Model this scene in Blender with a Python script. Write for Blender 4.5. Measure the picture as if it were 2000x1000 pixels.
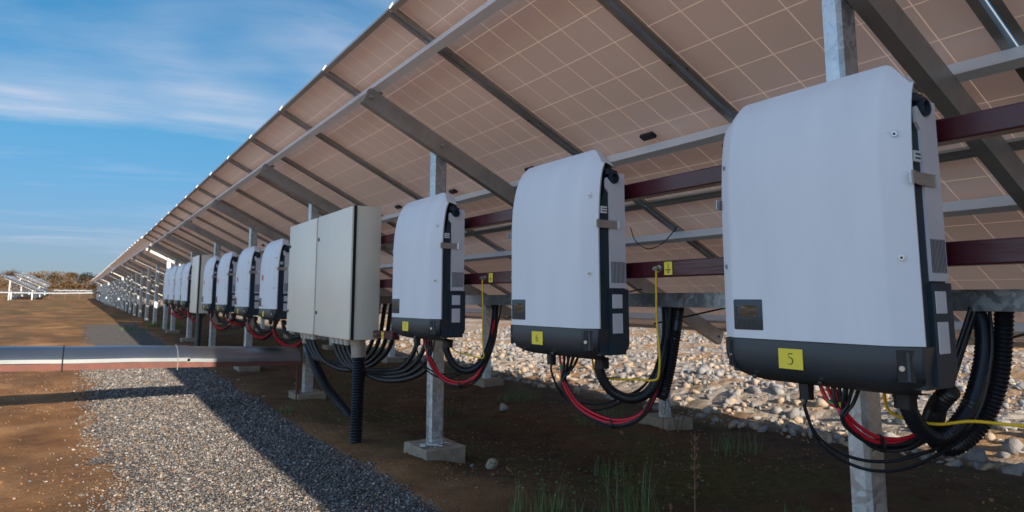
import bpy, bmesh, math, random
import numpy as np
from mathutils import Vector, Matrix
R = math.radians
random.seed(7); rng = np.random.default_rng(7)
sc = bpy.context.scene
for o in list(bpy.data.objects): bpy.data.objects.remove(o)
col = sc.collection

# ------------------------------------------------------------ camera
cam = bpy.data.cameras.new('camera'); co = bpy.data.objects.new('camera', cam); col.objects.link(co)
sc.camera = co
cam.sensor_width = 36; cam.lens = 23.4; cam.shift_y = -0.0385; cam.clip_start = .05; cam.clip_end = 3000
CAMZ = .90
fw = Vector((math.cos(.1242)*math.sin(.5752), math.cos(.1242)*math.cos(.5752), math.sin(.1242)))
co.location = (0, 0, CAMZ); co.rotation_euler = fw.to_track_quat('-Z', 'Y').to_euler()
cam.dof.use_dof = True; cam.dof.focus_distance = 2.3; cam.dof.aperture_fstop = 5.0

# ------------------------------------------------------------ sky and sun (light travels along (-.08, 2.8, -1))
SUN = Vector((.08, -2.8, 1)).normalized()
sel = math.asin(SUN.z); saz = math.atan2(SUN.x, SUN.y)
w = bpy.data.worlds.new('World'); sc.world = w; w.use_nodes = True
nt = w.node_tree; nt.nodes.clear()
def N(t, ty, **k):
    n = t.nodes.new(ty)
    for a, b in k.items(): setattr(n, a, b)
    return n
out = N(nt, 'ShaderNodeOutputWorld'); bg = N(nt, 'ShaderNodeBackground'); bg.inputs[1].default_value = .12
sky = N(nt, 'ShaderNodeTexSky', sky_type='NISHITA', sun_disc=False, sun_elevation=sel, sun_rotation=saz, altitude=200, air_density=1.25, dust_density=.35, ozone_density=3.2)
tc = N(nt, 'ShaderNodeTexCoord'); sep = N(nt, 'ShaderNodeSeparateXYZ'); nt.links.new(tc.outputs['Generated'], sep.inputs[0])
# cirrus on a plane high above: project the direction on it
mz = N(nt, 'ShaderNodeMath', operation='MAXIMUM'); nt.links.new(sep.outputs[2], mz.inputs[0]); mz.inputs[1].default_value = 0.0
ma = N(nt, 'ShaderNodeMath', operation='ADD'); nt.links.new(mz.outputs[0], ma.inputs[0]); ma.inputs[1].default_value = .12
dv = N(nt, 'ShaderNodeVectorMath', operation='DIVIDE'); cmb = N(nt, 'ShaderNodeCombineXYZ')
nt.links.new(tc.outputs['Generated'], dv.inputs[0])
for i in range(3): nt.links.new(ma.outputs[0], cmb.inputs[i])
nt.links.new(cmb.outputs[0], dv.inputs[1])
mp = N(nt, 'ShaderNodeMapping'); mp.inputs['Rotation'].default_value = (0, 0, R(-12)); mp.inputs['Scale'].default_value = (.35, .95, 0); mp.inputs['Location'].default_value = (.4, 9.3, 0)
nt.links.new(dv.outputs[0], mp.inputs[0])
n1 = N(nt, 'ShaderNodeTexNoise'); n1.inputs['Scale'].default_value = 1.0; n1.inputs['Detail'].default_value = 8; n1.inputs['Roughness'].default_value = .64; n1.inputs['Distortion'].default_value = .6
nt.links.new(mp.outputs[0], n1.inputs['Vector'])
cr = N(nt, 'ShaderNodeValToRGB'); cr.color_ramp.elements[0].position = .44; cr.color_ramp.elements[1].position = .70
cr.color_ramp.elements[1].color = (.8, .8, .8, 1); nt.links.new(n1.outputs['Fac'], cr.inputs[0])
n3 = N(nt, 'ShaderNodeTexNoise'); n3.inputs['Scale'].default_value = 1.3; n3.inputs['Detail'].default_value = 3; nt.links.new(dv.outputs[0], n3.inputs['Vector'])
r3 = N(nt, 'ShaderNodeMapRange'); r3.inputs['From Min'].default_value = .34; r3.inputs['From Max'].default_value = .58; r3.inputs['To Min'].default_value = .22; nt.links.new(n3.outputs['Fac'], r3.inputs[0])
cm = N(nt, 'ShaderNodeMath', operation='MULTIPLY'); nt.links.new(cr.outputs[0], cm.inputs[0]); nt.links.new(r3.outputs[0], cm.inputs[1])
# grade of the clear sky by elevation; the unseen sky and cirrus on the left are brightened, added as fill light
gr_ = N(nt, 'ShaderNodeValToRGB'); nt.links.new(sep.outputs[2], gr_.inputs[0]); ge = gr_.color_ramp.elements
GR = [(0, (.17, .235, .44)), (.07, (.20, .25, .40)), (.22, (.19, .37, .46)), (.40, (.03, .375, .51)), (.7, (.3, .42, .5))]
while len(ge) < len(GR): ge.new(.5)
for i, (p_, c_) in enumerate(GR): ge[i].position = p_; ge[i].color = (*c_, 1)
lf = N(nt, 'ShaderNodeMapRange', interpolation_type='SMOOTHSTEP'); lf.inputs['From Min'].default_value = -.25; lf.inputs['From Max'].default_value = -.85; nt.links.new(sep.outputs[0], lf.inputs[0])
gm_ = N(nt, 'ShaderNodeMix', data_type='RGBA'); nt.links.new(lf.outputs[0], gm_.inputs[0]); nt.links.new(gr_.outputs[0], gm_.inputs[6]); gm_.inputs[7].default_value = (1.15, 1.3, 1.45, 1)
ml = N(nt, 'ShaderNodeMix', data_type='RGBA', blend_type='MULTIPLY'); ml.inputs[0].default_value = 1; nt.links.new(sky.outputs[0], ml.inputs[6]); nt.links.new(gm_.outputs[2], ml.inputs[7])
cc_ = N(nt, 'ShaderNodeMix', data_type='RGBA'); nt.links.new(lf.outputs[0], cc_.inputs[0]); cc_.inputs[6].default_value = (2.75, 3.05, 3.7, 1); cc_.inputs[7].default_value = (9, 10, 11.8, 1)
mx = N(nt, 'ShaderNodeMix', data_type='RGBA'); nt.links.new(cm.outputs[0], mx.inputs[0]); nt.links.new(cc_.outputs[2], mx.inputs[7]); nt.links.new(ml.outputs[2], mx.inputs[6])
nt.links.new(mx.outputs[2], bg.inputs[0]); nt.links.new(bg.outputs[0], out.inputs[0])
sl = bpy.data.lights.new('sun', 'SUN'); sl.energy = 4.6; sl.angle = R(.5); sl.color = (1, .86, .68)
so = bpy.data.objects.new('sun', sl); col.objects.link(so); so.rotation_euler = SUN.to_track_quat('Z', 'Y').to_euler()
sc.view_settings.view_transform = 'Standard'; sc.view_settings.look = 'None'; sc.view_settings.gamma = 1; sc.view_settings.exposure = .9
sc.cycles.max_bounces = 6; sc.cycles.use_denoising = True

# ------------------------------------------------------------ materials
M = {}
def mat(name, base, rough=.6, metal=0, vary=None, vs=8, bump=0, bs=60, spec=.5, coat=0, stretch=None):
    """principled; vary = second colour mixed by noise"""
    m = bpy.data.materials.new(name); m.use_nodes = True; t = m.node_tree; b = t.nodes['Principled BSDF']
    b.inputs['Base Color'].default_value = (*base, 1); b.inputs['Roughness'].default_value = rough; b.inputs['Metallic'].default_value = metal
    b.inputs['Specular IOR Level'].default_value = spec; b.inputs['Coat Weight'].default_value = coat
    c = N(t, 'ShaderNodeTexCoord'); vec = c.outputs['Object']
    if stretch:
        q = N(t, 'ShaderNodeMapping'); q.inputs['Scale'].default_value = stretch; t.links.new(vec, q.inputs[0]); vec = q.outputs[0]
    if vary:
        n = N(t, 'ShaderNodeTexNoise'); n.inputs['Scale'].default_value = vs; n.inputs['Detail'].default_value = 6; n.inputs['Roughness'].default_value = .6
        t.links.new(vec, n.inputs['Vector'])
        r = N(t, 'ShaderNodeValToRGB'); r.color_ramp.elements[0].position = .35; r.color_ramp.elements[1].position = .68
        r.color_ramp.elements[0].color = (*base, 1); r.color_ramp.elements[1].color = (*vary, 1)
        t.links.new(n.outputs['Fac'], r.inputs[0]); t.links.new(r.outputs[0], b.inputs['Base Color'])
    if bump:
        n = N(t, 'ShaderNodeTexNoise'); n.inputs['Scale'].default_value = bs; n.inputs['Detail'].default_value = 4
        t.links.new(vec, n.inputs['Vector'])
        u = N(t, 'ShaderNodeBump'); u.inputs['Strength'].default_value = bump; u.inputs['Distance'].default_value = .01
        t.links.new(n.outputs['Fac'], u.inputs['Height']); t.links.new(u.outputs[0], b.inputs['Normal'])
    M[name] = m; return m
mat('cover', (.72, .73, .765), .48, vary=(.665, .675, .715), vs=9, bump=.03, bs=700, stretch=(1, 1, .16))
mat('plate', (.64, .62, .66), .55, vary=(.70, .68, .71), vs=9, bump=.03, bs=500)
mat('navy', (.013, .030, .045), .5, vary=(.018, .036, .052), vs=14, bump=.05, bs=500)
mat('base_dark', (.026, .036, .045), .42, vary=(.036, .044, .052), vs=5, bump=.05, bs=600)
mat('black', (.008, .008, .010), .55)
mat('black_cable', (.010, .011, .014), .42)
mat('conduit', (.009, .011, .016), .38)
mat('red_cable', (.62, .012, .03), .4)
mat('yellow_cable', (.78, .47, .015), .45)
mat('green_tape', (.02, .25, .08), .5); mat('blue_tape', (.03, .12, .4), .5)
mat('label_yellow', (.83, .66, .05), .5, vary=(.80, .62, .06), vs=20)
mat('ink', (.02, .018, .015), .6)
mat('sticker_white', (.72, .74, .76), .45)
mat('logo_red', (.62, .06, .05), .5)
mat('steel', (.55, .53, .52), .35, .7, vary=(.42, .40, .39), vs=30, stretch=(1, 1, 12))
mat('screw', (.5, .48, .46), .35, 1)
mat('alu', (.76, .77, .81), .45, .15, vary=(.66, .67, .71), vs=6, bump=.02, bs=200, stretch=(1, .05, 1))
mat('alu_frame', (.42, .40, .39), .42, .4, vary=(.28, .27, .265), vs=4, stretch=(1, .1, 1))
mat('rail_red', (.080, .011, .018), .35, vary=(.055, .008, .014), vs=9, bump=.25, bs=24, stretch=(1, .2, 1.6))
mat('bridge_red', (.16, .048, .036), .65, vary=(.10, .036, .028), vs=9, bump=.2, bs=40)
mat('cabinet', (.80, .735, .62), .42, vary=(.76, .69, .58), vs=3, bump=.03, bs=400)
mat('gland', (.55, .53, .50), .5)
mat('concrete', (.30, .25, .20), .85, vary=(.22, .17, .12), vs=16, bump=.6, bs=50)
mat('splash', (.75, .75, .74), .8)
mat('tape', (.30, .24, .19), .3, vary=(.42, .36, .32), vs=40)
mat('rock_pale', (.36, .31, .24), .9, vary=(.22, .17, .12), vs=22, bump=.8, bs=60)
mat('rubble_rock', (.36, .34, .32), .9, vary=(.17, .17, .18), vs=7, bump=.6, bs=60)
mat('gravel_stone', (.12, .115, .115), .85, vary=(.27, .25, .235), vs=28)
mat('gravel_dark', (.055, .058, .062), .8, vary=(.11, .105, .105), vs=28)
mat('gravel_brown', (.17, .115, .08), .9, vary=(.26, .19, .14), vs=28)
mat('gravel_pale', (.40, .37, .34), .8, vary=(.30, .28, .26), vs=28)
mat('rubble_grey', (.15, .15, .16), .9, vary=(.30, .28, .27), vs=9, bump=.6, bs=60)
mat('rubble_sand', (.30, .235, .175), .95, vary=(.42, .34, .26), vs=9, bump=.6, bs=60)
mat('soil_clod', (.17, .092, .045), .95, vary=(.32, .18, .09), vs=4)
mat('grass', (.06, .13, .035), .5, vary=(.11, .16, .05), vs=10)
mat('grass_bright', (.09, .12, .03), .6, vary=(.08, .13, .03), vs=10)
mat('dry_stem', (.30, .17, .09), .8, vary=(.2, .11, .06), vs=50)
mat('twig', (.07, .045, .03), .85)
mat('bark', (.09, .065, .045), .9, vary=(.05, .035, .03), vs=5)
mat('leaf_ochre', (.17, .085, .025), .7, vary=(.10, .075, .03), vs=.5)
mat('leaf_brown', (.12, .065, .035), .7, vary=(.17, .10, .05), vs=.5)
mat('leaf_green', (.045, .060, .022), .7, vary=(.09, .08, .03), vs=.5)

def galv(name, lo, hi, rough, sc_=55):
    m = bpy.data.materials.new(name); m.use_nodes = True; t = m.node_tree; b = t.nodes['Principled BSDF']
    c = N(t, 'ShaderNodeTexCoord'); nz = N(t, 'ShaderNodeTexNoise'); nz.inputs['Scale'].default_value = 12; nz.inputs['Detail'].default_value = 5
    t.links.new(c.outputs['Object'], nz.inputs['Vector'])
    ad = N(t, 'ShaderNodeMix', data_type='RGBA', blend_type='ADD'); ad.inputs[0].default_value = .12
    t.links.new(c.outputs['Object'], ad.inputs[6]); t.links.new(nz.outputs['Color'], ad.inputs[7])
    v = N(t, 'ShaderNodeTexVoronoi'); v.inputs['Scale'].default_value = sc_; t.links.new(ad.outputs[2], v.inputs['Vector'])
    bw = N(t, 'ShaderNodeRGBToBW'); t.links.new(v.outputs['Color'], bw.inputs[0])
    n2 = N(t, 'ShaderNodeTexNoise'); n2.inputs['Scale'].default_value = 7; n2.inputs['Detail'].default_value = 6; n2.inputs['Roughness'].default_value = .7
    t.links.new(c.outputs['Object'], n2.inputs['Vector'])
    mm = N(t, 'ShaderNodeMath', operation='ADD'); t.links.new(bw.outputs[0], mm.inputs[0]); t.links.new(n2.outputs['Fac'], mm.inputs[1])
    r = N(t, 'ShaderNodeValToRGB'); r.color_ramp.elements[0].position = .55; r.color_ramp.elements[1].position = 1.35 if False else 1.0
    r.color_ramp.elements[0].color = (*lo, 1); r.color_ramp.elements[1].color = (*hi, 1)
    m2 = N(t, 'ShaderNodeMath', operation='MULTIPLY'); m2.inputs[1].default_value = .72; t.links.new(mm.outputs[0], m2.inputs[0])
    t.links.new(m2.outputs[0], r.inputs[0]); t.links.new(r.outputs[0], b.inputs['Base Color'])
    b.inputs['Metallic'].default_value = .8
    rr = N(t, 'ShaderNodeMapRange'); rr.inputs['To Min'].default_value = rough - .1; rr.inputs['To Max'].default_value = rough + .15
    t.links.new(bw.outputs[0], rr.inputs[0]); t.links.new(rr.outputs[0], b.inputs['Roughness'])
    M[name] = m
galv('galvanised', (.40, .43, .46), (.62, .66, .70), .42)
mat('galvanised_lid', (.25, .285, .32), .33, .95, vary=(.33, .36, .39), vs=2.5, stretch=(.6, 1, 1))

def panel_mats():
    # one laminated sheet: glass from above with sky glare put into its base colour, from below brownish cells with paler gaps that let some sun through
    m = bpy.data.materials.new('laminate'); m.use_nodes = True; t = m.node_tree; b = t.nodes['Principled BSDF']; lk = t.links.new
    c = N(t, 'ShaderNodeTexCoord'); s = N(t, 'ShaderNodeSeparateXYZ'); lk(c.outputs['Object'], s.inputs[0])
    fs = []
    for i, off, pitch, wd in ((0, .028, .172, .0034), (1, .007, .163, .0034)):
        a = N(t, 'ShaderNodeMath', operation='SUBTRACT'); lk(s.outputs[i], a.inputs[0]); a.inputs[1].default_value = off - pitch*20
        p = N(t, 'ShaderNodeMath', operation='PINGPONG'); lk(a.outputs[0], p.inputs[0]); p.inputs[1].default_value = pitch/2
        l = N(t, 'ShaderNodeMath', operation='LESS_THAN'); lk(p.outputs[0], l.inputs[0]); l.inputs[1].default_value = wd/2
        fs.append(l)
    mxm = N(t, 'ShaderNodeMath', operation='MAXIMUM'); lk(fs[0].outputs[0], mxm.inputs[0]); lk(fs[1].outputs[0], mxm.inputs[1])
    nz = N(t, 'ShaderNodeTexNoise'); nz.inputs['Scale'].default_value = 2.2; nz.inputs['Detail'].default_value = 3; lk(c.outputs['Object'], nz.inputs['Vector'])
    r = N(t, 'ShaderNodeValToRGB'); r.color_ramp.elements[0].position = .3; r.color_ramp.elements[1].position = .7
    r.color_ramp.elements[0].color = (.74, .66, .63, 1); r.color_ramp.elements[1].color = (.78, .70, .67, 1); lk(nz.outputs['Fac'], r.inputs[0])
    def mixc(f, A, B):
        x = N(t, 'ShaderNodeMix', data_type='RGBA'); lk(f, x.inputs[0])
        for k, v in ((6, A), (7, B)):
            if isinstance(v, tuple): x.inputs[k].default_value = (*v, 1)
            else: lk(v, x.inputs[k])
        return x.outputs[2]
    lk(mixc(mxm.outputs[0], r.outputs[0], (.95, .84, .77)), b.inputs['Base Color']); b.inputs['Roughness'].default_value = .42; b.inputs['Specular IOR Level'].default_value = .35
    tr = N(t, 'ShaderNodeBsdfTranslucent'); lk(mixc(mxm.outputs[0], (.078, .052, .044), (.26, .18, .14)), tr.inputs['Color'])
    ad = N(t, 'ShaderNodeAddShader'); lk(b.outputs[0], ad.inputs[0]); lk(tr.outputs[0], ad.inputs[1])
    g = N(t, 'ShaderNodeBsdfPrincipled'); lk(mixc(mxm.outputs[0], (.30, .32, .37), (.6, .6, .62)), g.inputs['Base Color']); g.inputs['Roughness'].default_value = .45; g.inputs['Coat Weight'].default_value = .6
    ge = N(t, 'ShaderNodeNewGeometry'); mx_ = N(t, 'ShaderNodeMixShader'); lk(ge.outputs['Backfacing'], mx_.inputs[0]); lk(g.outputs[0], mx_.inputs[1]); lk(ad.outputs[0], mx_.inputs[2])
    lk(mx_.outputs[0], t.nodes['Material Output'].inputs['Surface']); M['laminate'] = m
panel_mats()

# ------------------------------------------------------------ mesh helpers
class MB:
    def __init__(s): s.v = []; s.f = []; s.m = []
    def add(s, vs, fs, mi=0):
        n = len(s.v); s.v += [tuple(p) for p in vs]; s.f += [tuple(i+n for i in f) for f in fs]; s.m += [mi]*len(fs)
    def box(s, a, b, mi=0, mx=None):
        (x0, y0, z0), (x1, y1, z1) = a, b
        vs = [(x0,y0,z0),(x1,y0,z0),(x1,y1,z0),(x0,y1,z0),(x0,y0,z1),(x1,y0,z1),(x1,y1,z1),(x0,y1,z1)]
        if mx: vs = [mx @ Vector(p) for p in vs]
        s.add(vs, [(0,3,2,1),(4,5,6,7),(0,1,5,4),(1,2,6,5),(2,3,7,6),(3,0,4,7)], mi)
    def bbox(s, a, b, r=.003, mi=0, mx=None, seg=2):
        bm = bmesh.new(); bmesh.ops.create_cube(bm, size=1)
        for v in bm.verts: v.co = Vector(((a[i]+b[i])/2 + v.co[i]*(b[i]-a[i]) for i in range(3)))
        bmesh.ops.bevel(bm, geom=bm.edges[:], offset=r, segments=seg, affect='EDGES', profile=.5)
        bm.verts.index_update(); vs = [v.co.copy() for v in bm.verts]
        if mx: vs = [mx @ p for p in vs]
        s.add(vs, [[v.index for v in f.verts] for f in bm.faces], mi); bm.free()
    def prism(s, poly, axis, a, b, mi=0, mx=None):
        """poly of 2D points extruded along axis from a to b (axis 0: (y,z); 1: (x,z); 2: (x,y))"""
        def P(p, c): return {0: (c, p[0], p[1]), 1: (p[0], c, p[1]), 2: (p[0], p[1], c)}[axis]
        n = len(poly); vs = [P(p, a) for p in poly] + [P(p, b) for p in poly]
        if mx: vs = [mx @ Vector(p) for p in vs]
        s.add(vs, [tuple(range(n)), tuple(range(2*n-1, n-1, -1))] + [(i, i+n, (i+1) % n+n, (i+1) % n) for i in range(n)], mi)
    def tube(s, path, r, seg=8, mi=0, cap=True):
        """r: number or list per point"""
        P = [Vector(p) for p in path]; n = len(P); rs = r if hasattr(r, '__len__') else [r]*n
        T = [(P[min(i+1, n-1)]-P[max(i-1, 0)]).normalized() for i in range(n)]
        u = T[0].orthogonal().normalized(); vs = []
        for i in range(n):
            u = (u - T[i]*u.dot(T[i])).normalized(); w_ = T[i].cross(u)
            for k in range(seg):
                a = 2*math.pi*k/seg; vs.append(P[i] + (u*math.cos(a)+w_*math.sin(a))*rs[i])
        fs = [(i*seg+k, i*seg+(k+1) % seg, (i+1)*seg+(k+1) % seg, (i+1)*seg+k) for i in range(n-1) for k in range(seg)]
        if cap: fs += [tuple(range(seg-1, -1, -1)), tuple((n-1)*seg+k for k in range(seg))]
        s.add(vs, fs, mi)
    def build(s, name, mats, parent=None, smooth=False, loc=None):
        me = bpy.data.meshes.new(name); me.from_pydata(s.v, [], s.f)
        for m in (mats if isinstance(mats, (list, tuple)) else [mats]): me.materials.append(M[m])
        me.polygons.foreach_set('material_index', s.m)
        bm = bmesh.new(); bm.from_mesh(me); bmesh.ops.recalc_face_normals(bm, faces=bm.faces[:]); bm.to_mesh(me); bm.free()
        if smooth:
            me.polygons.foreach_set('use_smooth', [True]*len(me.polygons))
            me.set_sharp_from_angle(angle=R(smooth if smooth is not True else 35))
        o = bpy.data.objects.new(name, me); col.objects.link(o)
        if parent: o.parent = parent
        if loc: o.location = loc
        return o
def spl(pts, n=6):
    P = [Vector(p) for p in pts]; P = [P[0]*2-P[1]] + P + [P[-1]*2-P[-2]]; o = []
    for i in range(1, len(P)-2):
        a, b, c, d = P[i-1:i+3]
        for k in range(n):
            t = k/n; o.append(.5*((2*b)+(c-a)*t+(2*a-5*b+4*c-d)*t*t+(3*b-a-3*c+d)*t**3))
    return o + [P[-2]]
def resample(path, step):
    o = [path[0]]; acc = 0
    for a, b in zip(path, path[1:]):
        L = (b-a).length; d = step-acc
        while d <= L: o.append(a+(b-a)*d/L); d += step
        acc = (acc+L) % step if L else acc
    return o
def empty(name, loc, label=None, cat=None, group=None, rz=0):
    o = bpy.data.objects.new(name, None); col.objects.link(o); o.location = loc; o.rotation_euler.z = rz; o.empty_display_size = .1
    tag(o, label, cat, group); return o
def tag(o, label=None, cat=None, group=None, kind=None):
    for k, v in (('label', label), ('category', cat), ('group', group), ('kind', kind)):
        if v: o[k] = v
    return o
def copy_tree(o, parent=None):
    c = o.copy(); col.objects.link(c)
    if parent: c.parent = parent
    for ch in list(o.children): copy_tree(ch, c)
    return c
def arr_mesh(name, V, F, mats, mi=None, smooth=False):
    me = bpy.data.meshes.new(name); V = np.asarray(V, np.float32); F = np.asarray(F, np.int32); k = F.shape[1]
    me.vertices.add(len(V)); me.vertices.foreach_set('co', V.ravel())
    me.loops.add(F.size); me.loops.foreach_set('vertex_index', F.ravel())
    me.polygons.add(len(F)); me.polygons.foreach_set('loop_start', np.arange(len(F), dtype=np.int32)*k)
    me.polygons.foreach_set('loop_total', np.full(len(F), k, np.int32))
    for m in mats: me.materials.append(M[m] if isinstance(m, str) else m)
    if mi is not None: me.polygons.foreach_set('material_index', np.asarray(mi, np.int32))
    if smooth: me.polygons.foreach_set('use_smooth', np.ones(len(F), bool))
    me.update(); me.validate()
    o = bpy.data.objects.new(name, me); col.objects.link(o); return o

# ------------------------------------------------------------ terrain
_L = rng.random((256, 256))
def vn(x, y):
    x = np.asarray(x, float); y = np.asarray(y, float)
    xi = np.floor(x).astype(int); yi = np.floor(y).astype(int); fx = x-xi; fy = y-yi
    fx = fx*fx*(3-2*fx); fy = fy*fy*(3-2*fy); g = lambda a, b: _L[a & 255, b & 255]
    return (g(xi, yi)*(1-fx)+g(xi+1, yi)*fx)*(1-fy)+(g(xi, yi+1)*(1-fx)+g(xi+1, yi+1)*fx)*fy
def fbm(x, y, o=4):
    s = 0; a = .5
    for i in range(o): s = s+a*(vn(x*2**i+17*i, y*2**i+5*i)-.5); a *= .5
    return s
YS = [-60, 5, 12, 18, 26, 42, 60, 90, 180, 260, 600]; ZS = [0, 0, .10, .2, .33, .47, .62, .95, 3.2, 4.5, 11]
def hg(x, y):
    x = np.asarray(x, float); y = np.asarray(y, float)
    h = np.interp(y, YS, ZS)
    dirt = np.clip((x-1.25)/.3, 0, 1)
    left = np.clip((.3-x)/.4, 0, 1)
    h = h + dirt*(.11*fbm(x*1.3+3, y*1.3, 3) + .035*fbm(x*6, y*6, 3)) + left*(.05*fbm(x*.8, y*.8, 3)+.012*fbm(x*7, y*7, 2))
    h = h - .05*np.exp(-((x-2.6)/.5)**2) + .10*np.exp(-((x-5.2)/.6)**2)*(.6+1.4*vn(y*.8, x*.3))*np.clip((60-y)/10, 0, 1) + .10*np.clip((x-4.3)/2, 0, 1)*fbm(x*.9, y*.9, 3)
    far = np.clip((y-30)/60, 0, 1); h = h + far*.25*fbm(x*.05, y*.05, 2)
    return h
def hz(x, y): return float(hg(x, y))
def ground_material():
    m = bpy.data.materials.new('ground'); m.use_nodes = True; t = m.node_tree; b = t.nodes['Principled BSDF']; lk = t.links.new
    c = N(t, 'ShaderNodeTexCoord'); P = c.outputs['Object']; s = N(t, 'ShaderNodeSeparateXYZ'); lk(P, s.inputs[0])
    def noise(sc_, det=5, rough=.55, scale=None):
        n = N(t, 'ShaderNodeTexNoise'); n.inputs['Scale'].default_value = sc_; n.inputs['Detail'].default_value = det; n.inputs['Roughness'].default_value = rough
        if scale:
            q = N(t, 'ShaderNodeMapping'); q.inputs['Scale'].default_value = scale; lk(P, q.inputs[0]); lk(q.outputs[0], n.inputs['Vector'])
        else: lk(P, n.inputs['Vector'])
        return n.outputs['Fac']
    def ramp(f, stops):
        r = N(t, 'ShaderNodeValToRGB'); e = r.color_ramp.elements
        while len(e) < len(stops): e.new(.5)
        for i, (p, cc) in enumerate(stops): e[i].position = p; e[i].color = (*cc, 1)
        lk(f, r.inputs[0]); return r.outputs[0]
    def mix(f, a, b_):
        x = N(t, 'ShaderNodeMix', data_type='RGBA'); lk(f, x.inputs[0]); lk(a, x.inputs[6]); lk(b_, x.inputs[7]); return x.outputs[2]
    def math_(op, a, b_=None, cl=False):
        x = N(t, 'ShaderNodeMath', operation=op, use_clamp=cl)
        for i, v in enumerate((a, b_)):
            if v is None: continue
            if isinstance(v, (int, float)): x.inputs[i].default_value = v
            else: lk(v, x.inputs[i])
        return x.outputs[0]
    dirt = ramp(noise(1.6, 8, .62), [(.30, (.15, .072, .033)), (.5, (.30, .150, .066)), (.68, (.46, .255, .12))])
    damp = ramp(noise(.9, 7, .6, (1, .45, 1)), [(.44, (0, 0, 0)), (.60, (1, 1, 1))])
    dirt2 = ramp(noise(14, 6, .7), [(.3, (.085, .048, .026)), (.7, (.17, .10, .055))])
    dirt = mix(math_('MULTIPLY', damp, .75), dirt, dirt2)
    moss = ramp(noise(.75, 8, .70, (1, .8, 1)), [(.49, (0, 0, 0)), (.56, (1, 1, 1))])
    far = N(t, 'ShaderNodeMapRange'); far.inputs['From Min'].default_value = 9; far.inputs['From Max'].default_value = 30; lk(s.outputs[1], far.inputs[0])
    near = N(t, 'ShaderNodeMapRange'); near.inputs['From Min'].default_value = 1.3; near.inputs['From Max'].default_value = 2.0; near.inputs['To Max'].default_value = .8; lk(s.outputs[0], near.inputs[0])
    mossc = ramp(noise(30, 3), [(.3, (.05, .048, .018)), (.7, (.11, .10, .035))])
    dirt = mix(near.outputs[0], dirt, ramp(noise(7, 7, .68), [(.3, (.022, .015, .011)), (.7, (.10, .060, .034))]))  # soil under the array coloured darker, painting in deeper shade
    gm = math_('MULTIPLY', moss, math_('MAXIMUM', math_('MULTIPLY', far.outputs[0], .8), near.outputs[0]))
    dirt = mix(gm, dirt, mossc)
    # gravel strip between x = .2 and x = 1.38, y < 21
    wob = math_('MULTIPLY', math_('SUBTRACT', noise(1.4, 5), .5), .9); wob2 = math_('MULTIPLY', math_('SUBTRACT', noise(9, 3), .5), .3)
    xx = math_('ADD', math_('ADD', s.outputs[0], math_('MULTIPLY', wob, 1.0)), wob2)
    a = math_('MULTIPLY', math_('SUBTRACT', xx, .17), 12, True)
    a2 = math_('MULTIPLY', math_('SUBTRACT', 1.40, math_('ADD', s.outputs[0], math_('MULTIPLY', wob, .15))), 14, True); a3 = math_('MULTIPLY', math_('SUBTRACT', 21, math_('ADD', s.outputs[1], math_('MULTIPLY', wob, 1.5))), 3, True)
    g = math_('MULTIPLY', math_('MULTIPLY', a, a2), a3)
    v = N(t, 'ShaderNodeTexVoronoi'); v.inputs['Scale'].default_value = 60; lk(P, v.inputs['Vector'])
    bw = N(t, 'ShaderNodeRGBToBW'); lk(v.outputs['Color'], bw.inputs[0])
    gr = ramp(bw.outputs[0], [(.15, (.10, .094, .092)), (.55, (.21, .195, .185)), (.9, (.40, .36, .34))])
    # sandy rubble ground beyond the low edge
    rb = N(t, 'ShaderNodeMapRange'); rb.inputs['From Min'].default_value = 4.1; rb.inputs['From Max'].default_value = 4.5; lk(math_('ADD', s.outputs[0], wob), rb.inputs[0])
    v2 = N(t, 'ShaderNodeTexVoronoi'); v2.inputs['Scale'].default_value = 9; lk(P, v2.inputs['Vector'])
    bw2 = N(t, 'ShaderNodeRGBToBW'); lk(v2.outputs['Color'], bw2.inputs[0])
    rub = ramp(bw2.outputs[0], [(.2, (.30, .25, .20)), (.55, (.40, .33, .27)), (.85, (.52, .46, .40))])
    sand = ramp(noise(12, 6, .65), [(.3, (.30, .17, .085)), (.7, (.48, .31, .18))])
    rub = mix(ramp(noise(.9, 3), [(.46, (0, 0, 0)), (.56, (1, 1, 1))]), rub, sand)
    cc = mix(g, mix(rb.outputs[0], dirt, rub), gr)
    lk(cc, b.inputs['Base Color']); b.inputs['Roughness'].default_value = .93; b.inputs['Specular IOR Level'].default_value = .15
    hgt = math_('ADD', math_('MULTIPLY', noise(22, 8, .72), .6), math_('MULTIPLY', v.outputs['Distance'], math_('MULTIPLY', g, -1.4)))
    hgt = math_('ADD', hgt, math_('MULTIPLY', v2.outputs['Distance'], math_('MULTIPLY', rb.outputs[0], -.9)))
    u = N(t, 'ShaderNodeBump'); u.inputs['Strength'].default_value = 1.0; u.inputs['Distance'].default_value = .05; lk(hgt, u.inputs['Height']); lk(u.outputs[0], b.inputs['Normal'])
    M['ground'] = m
ground_material()
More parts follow.
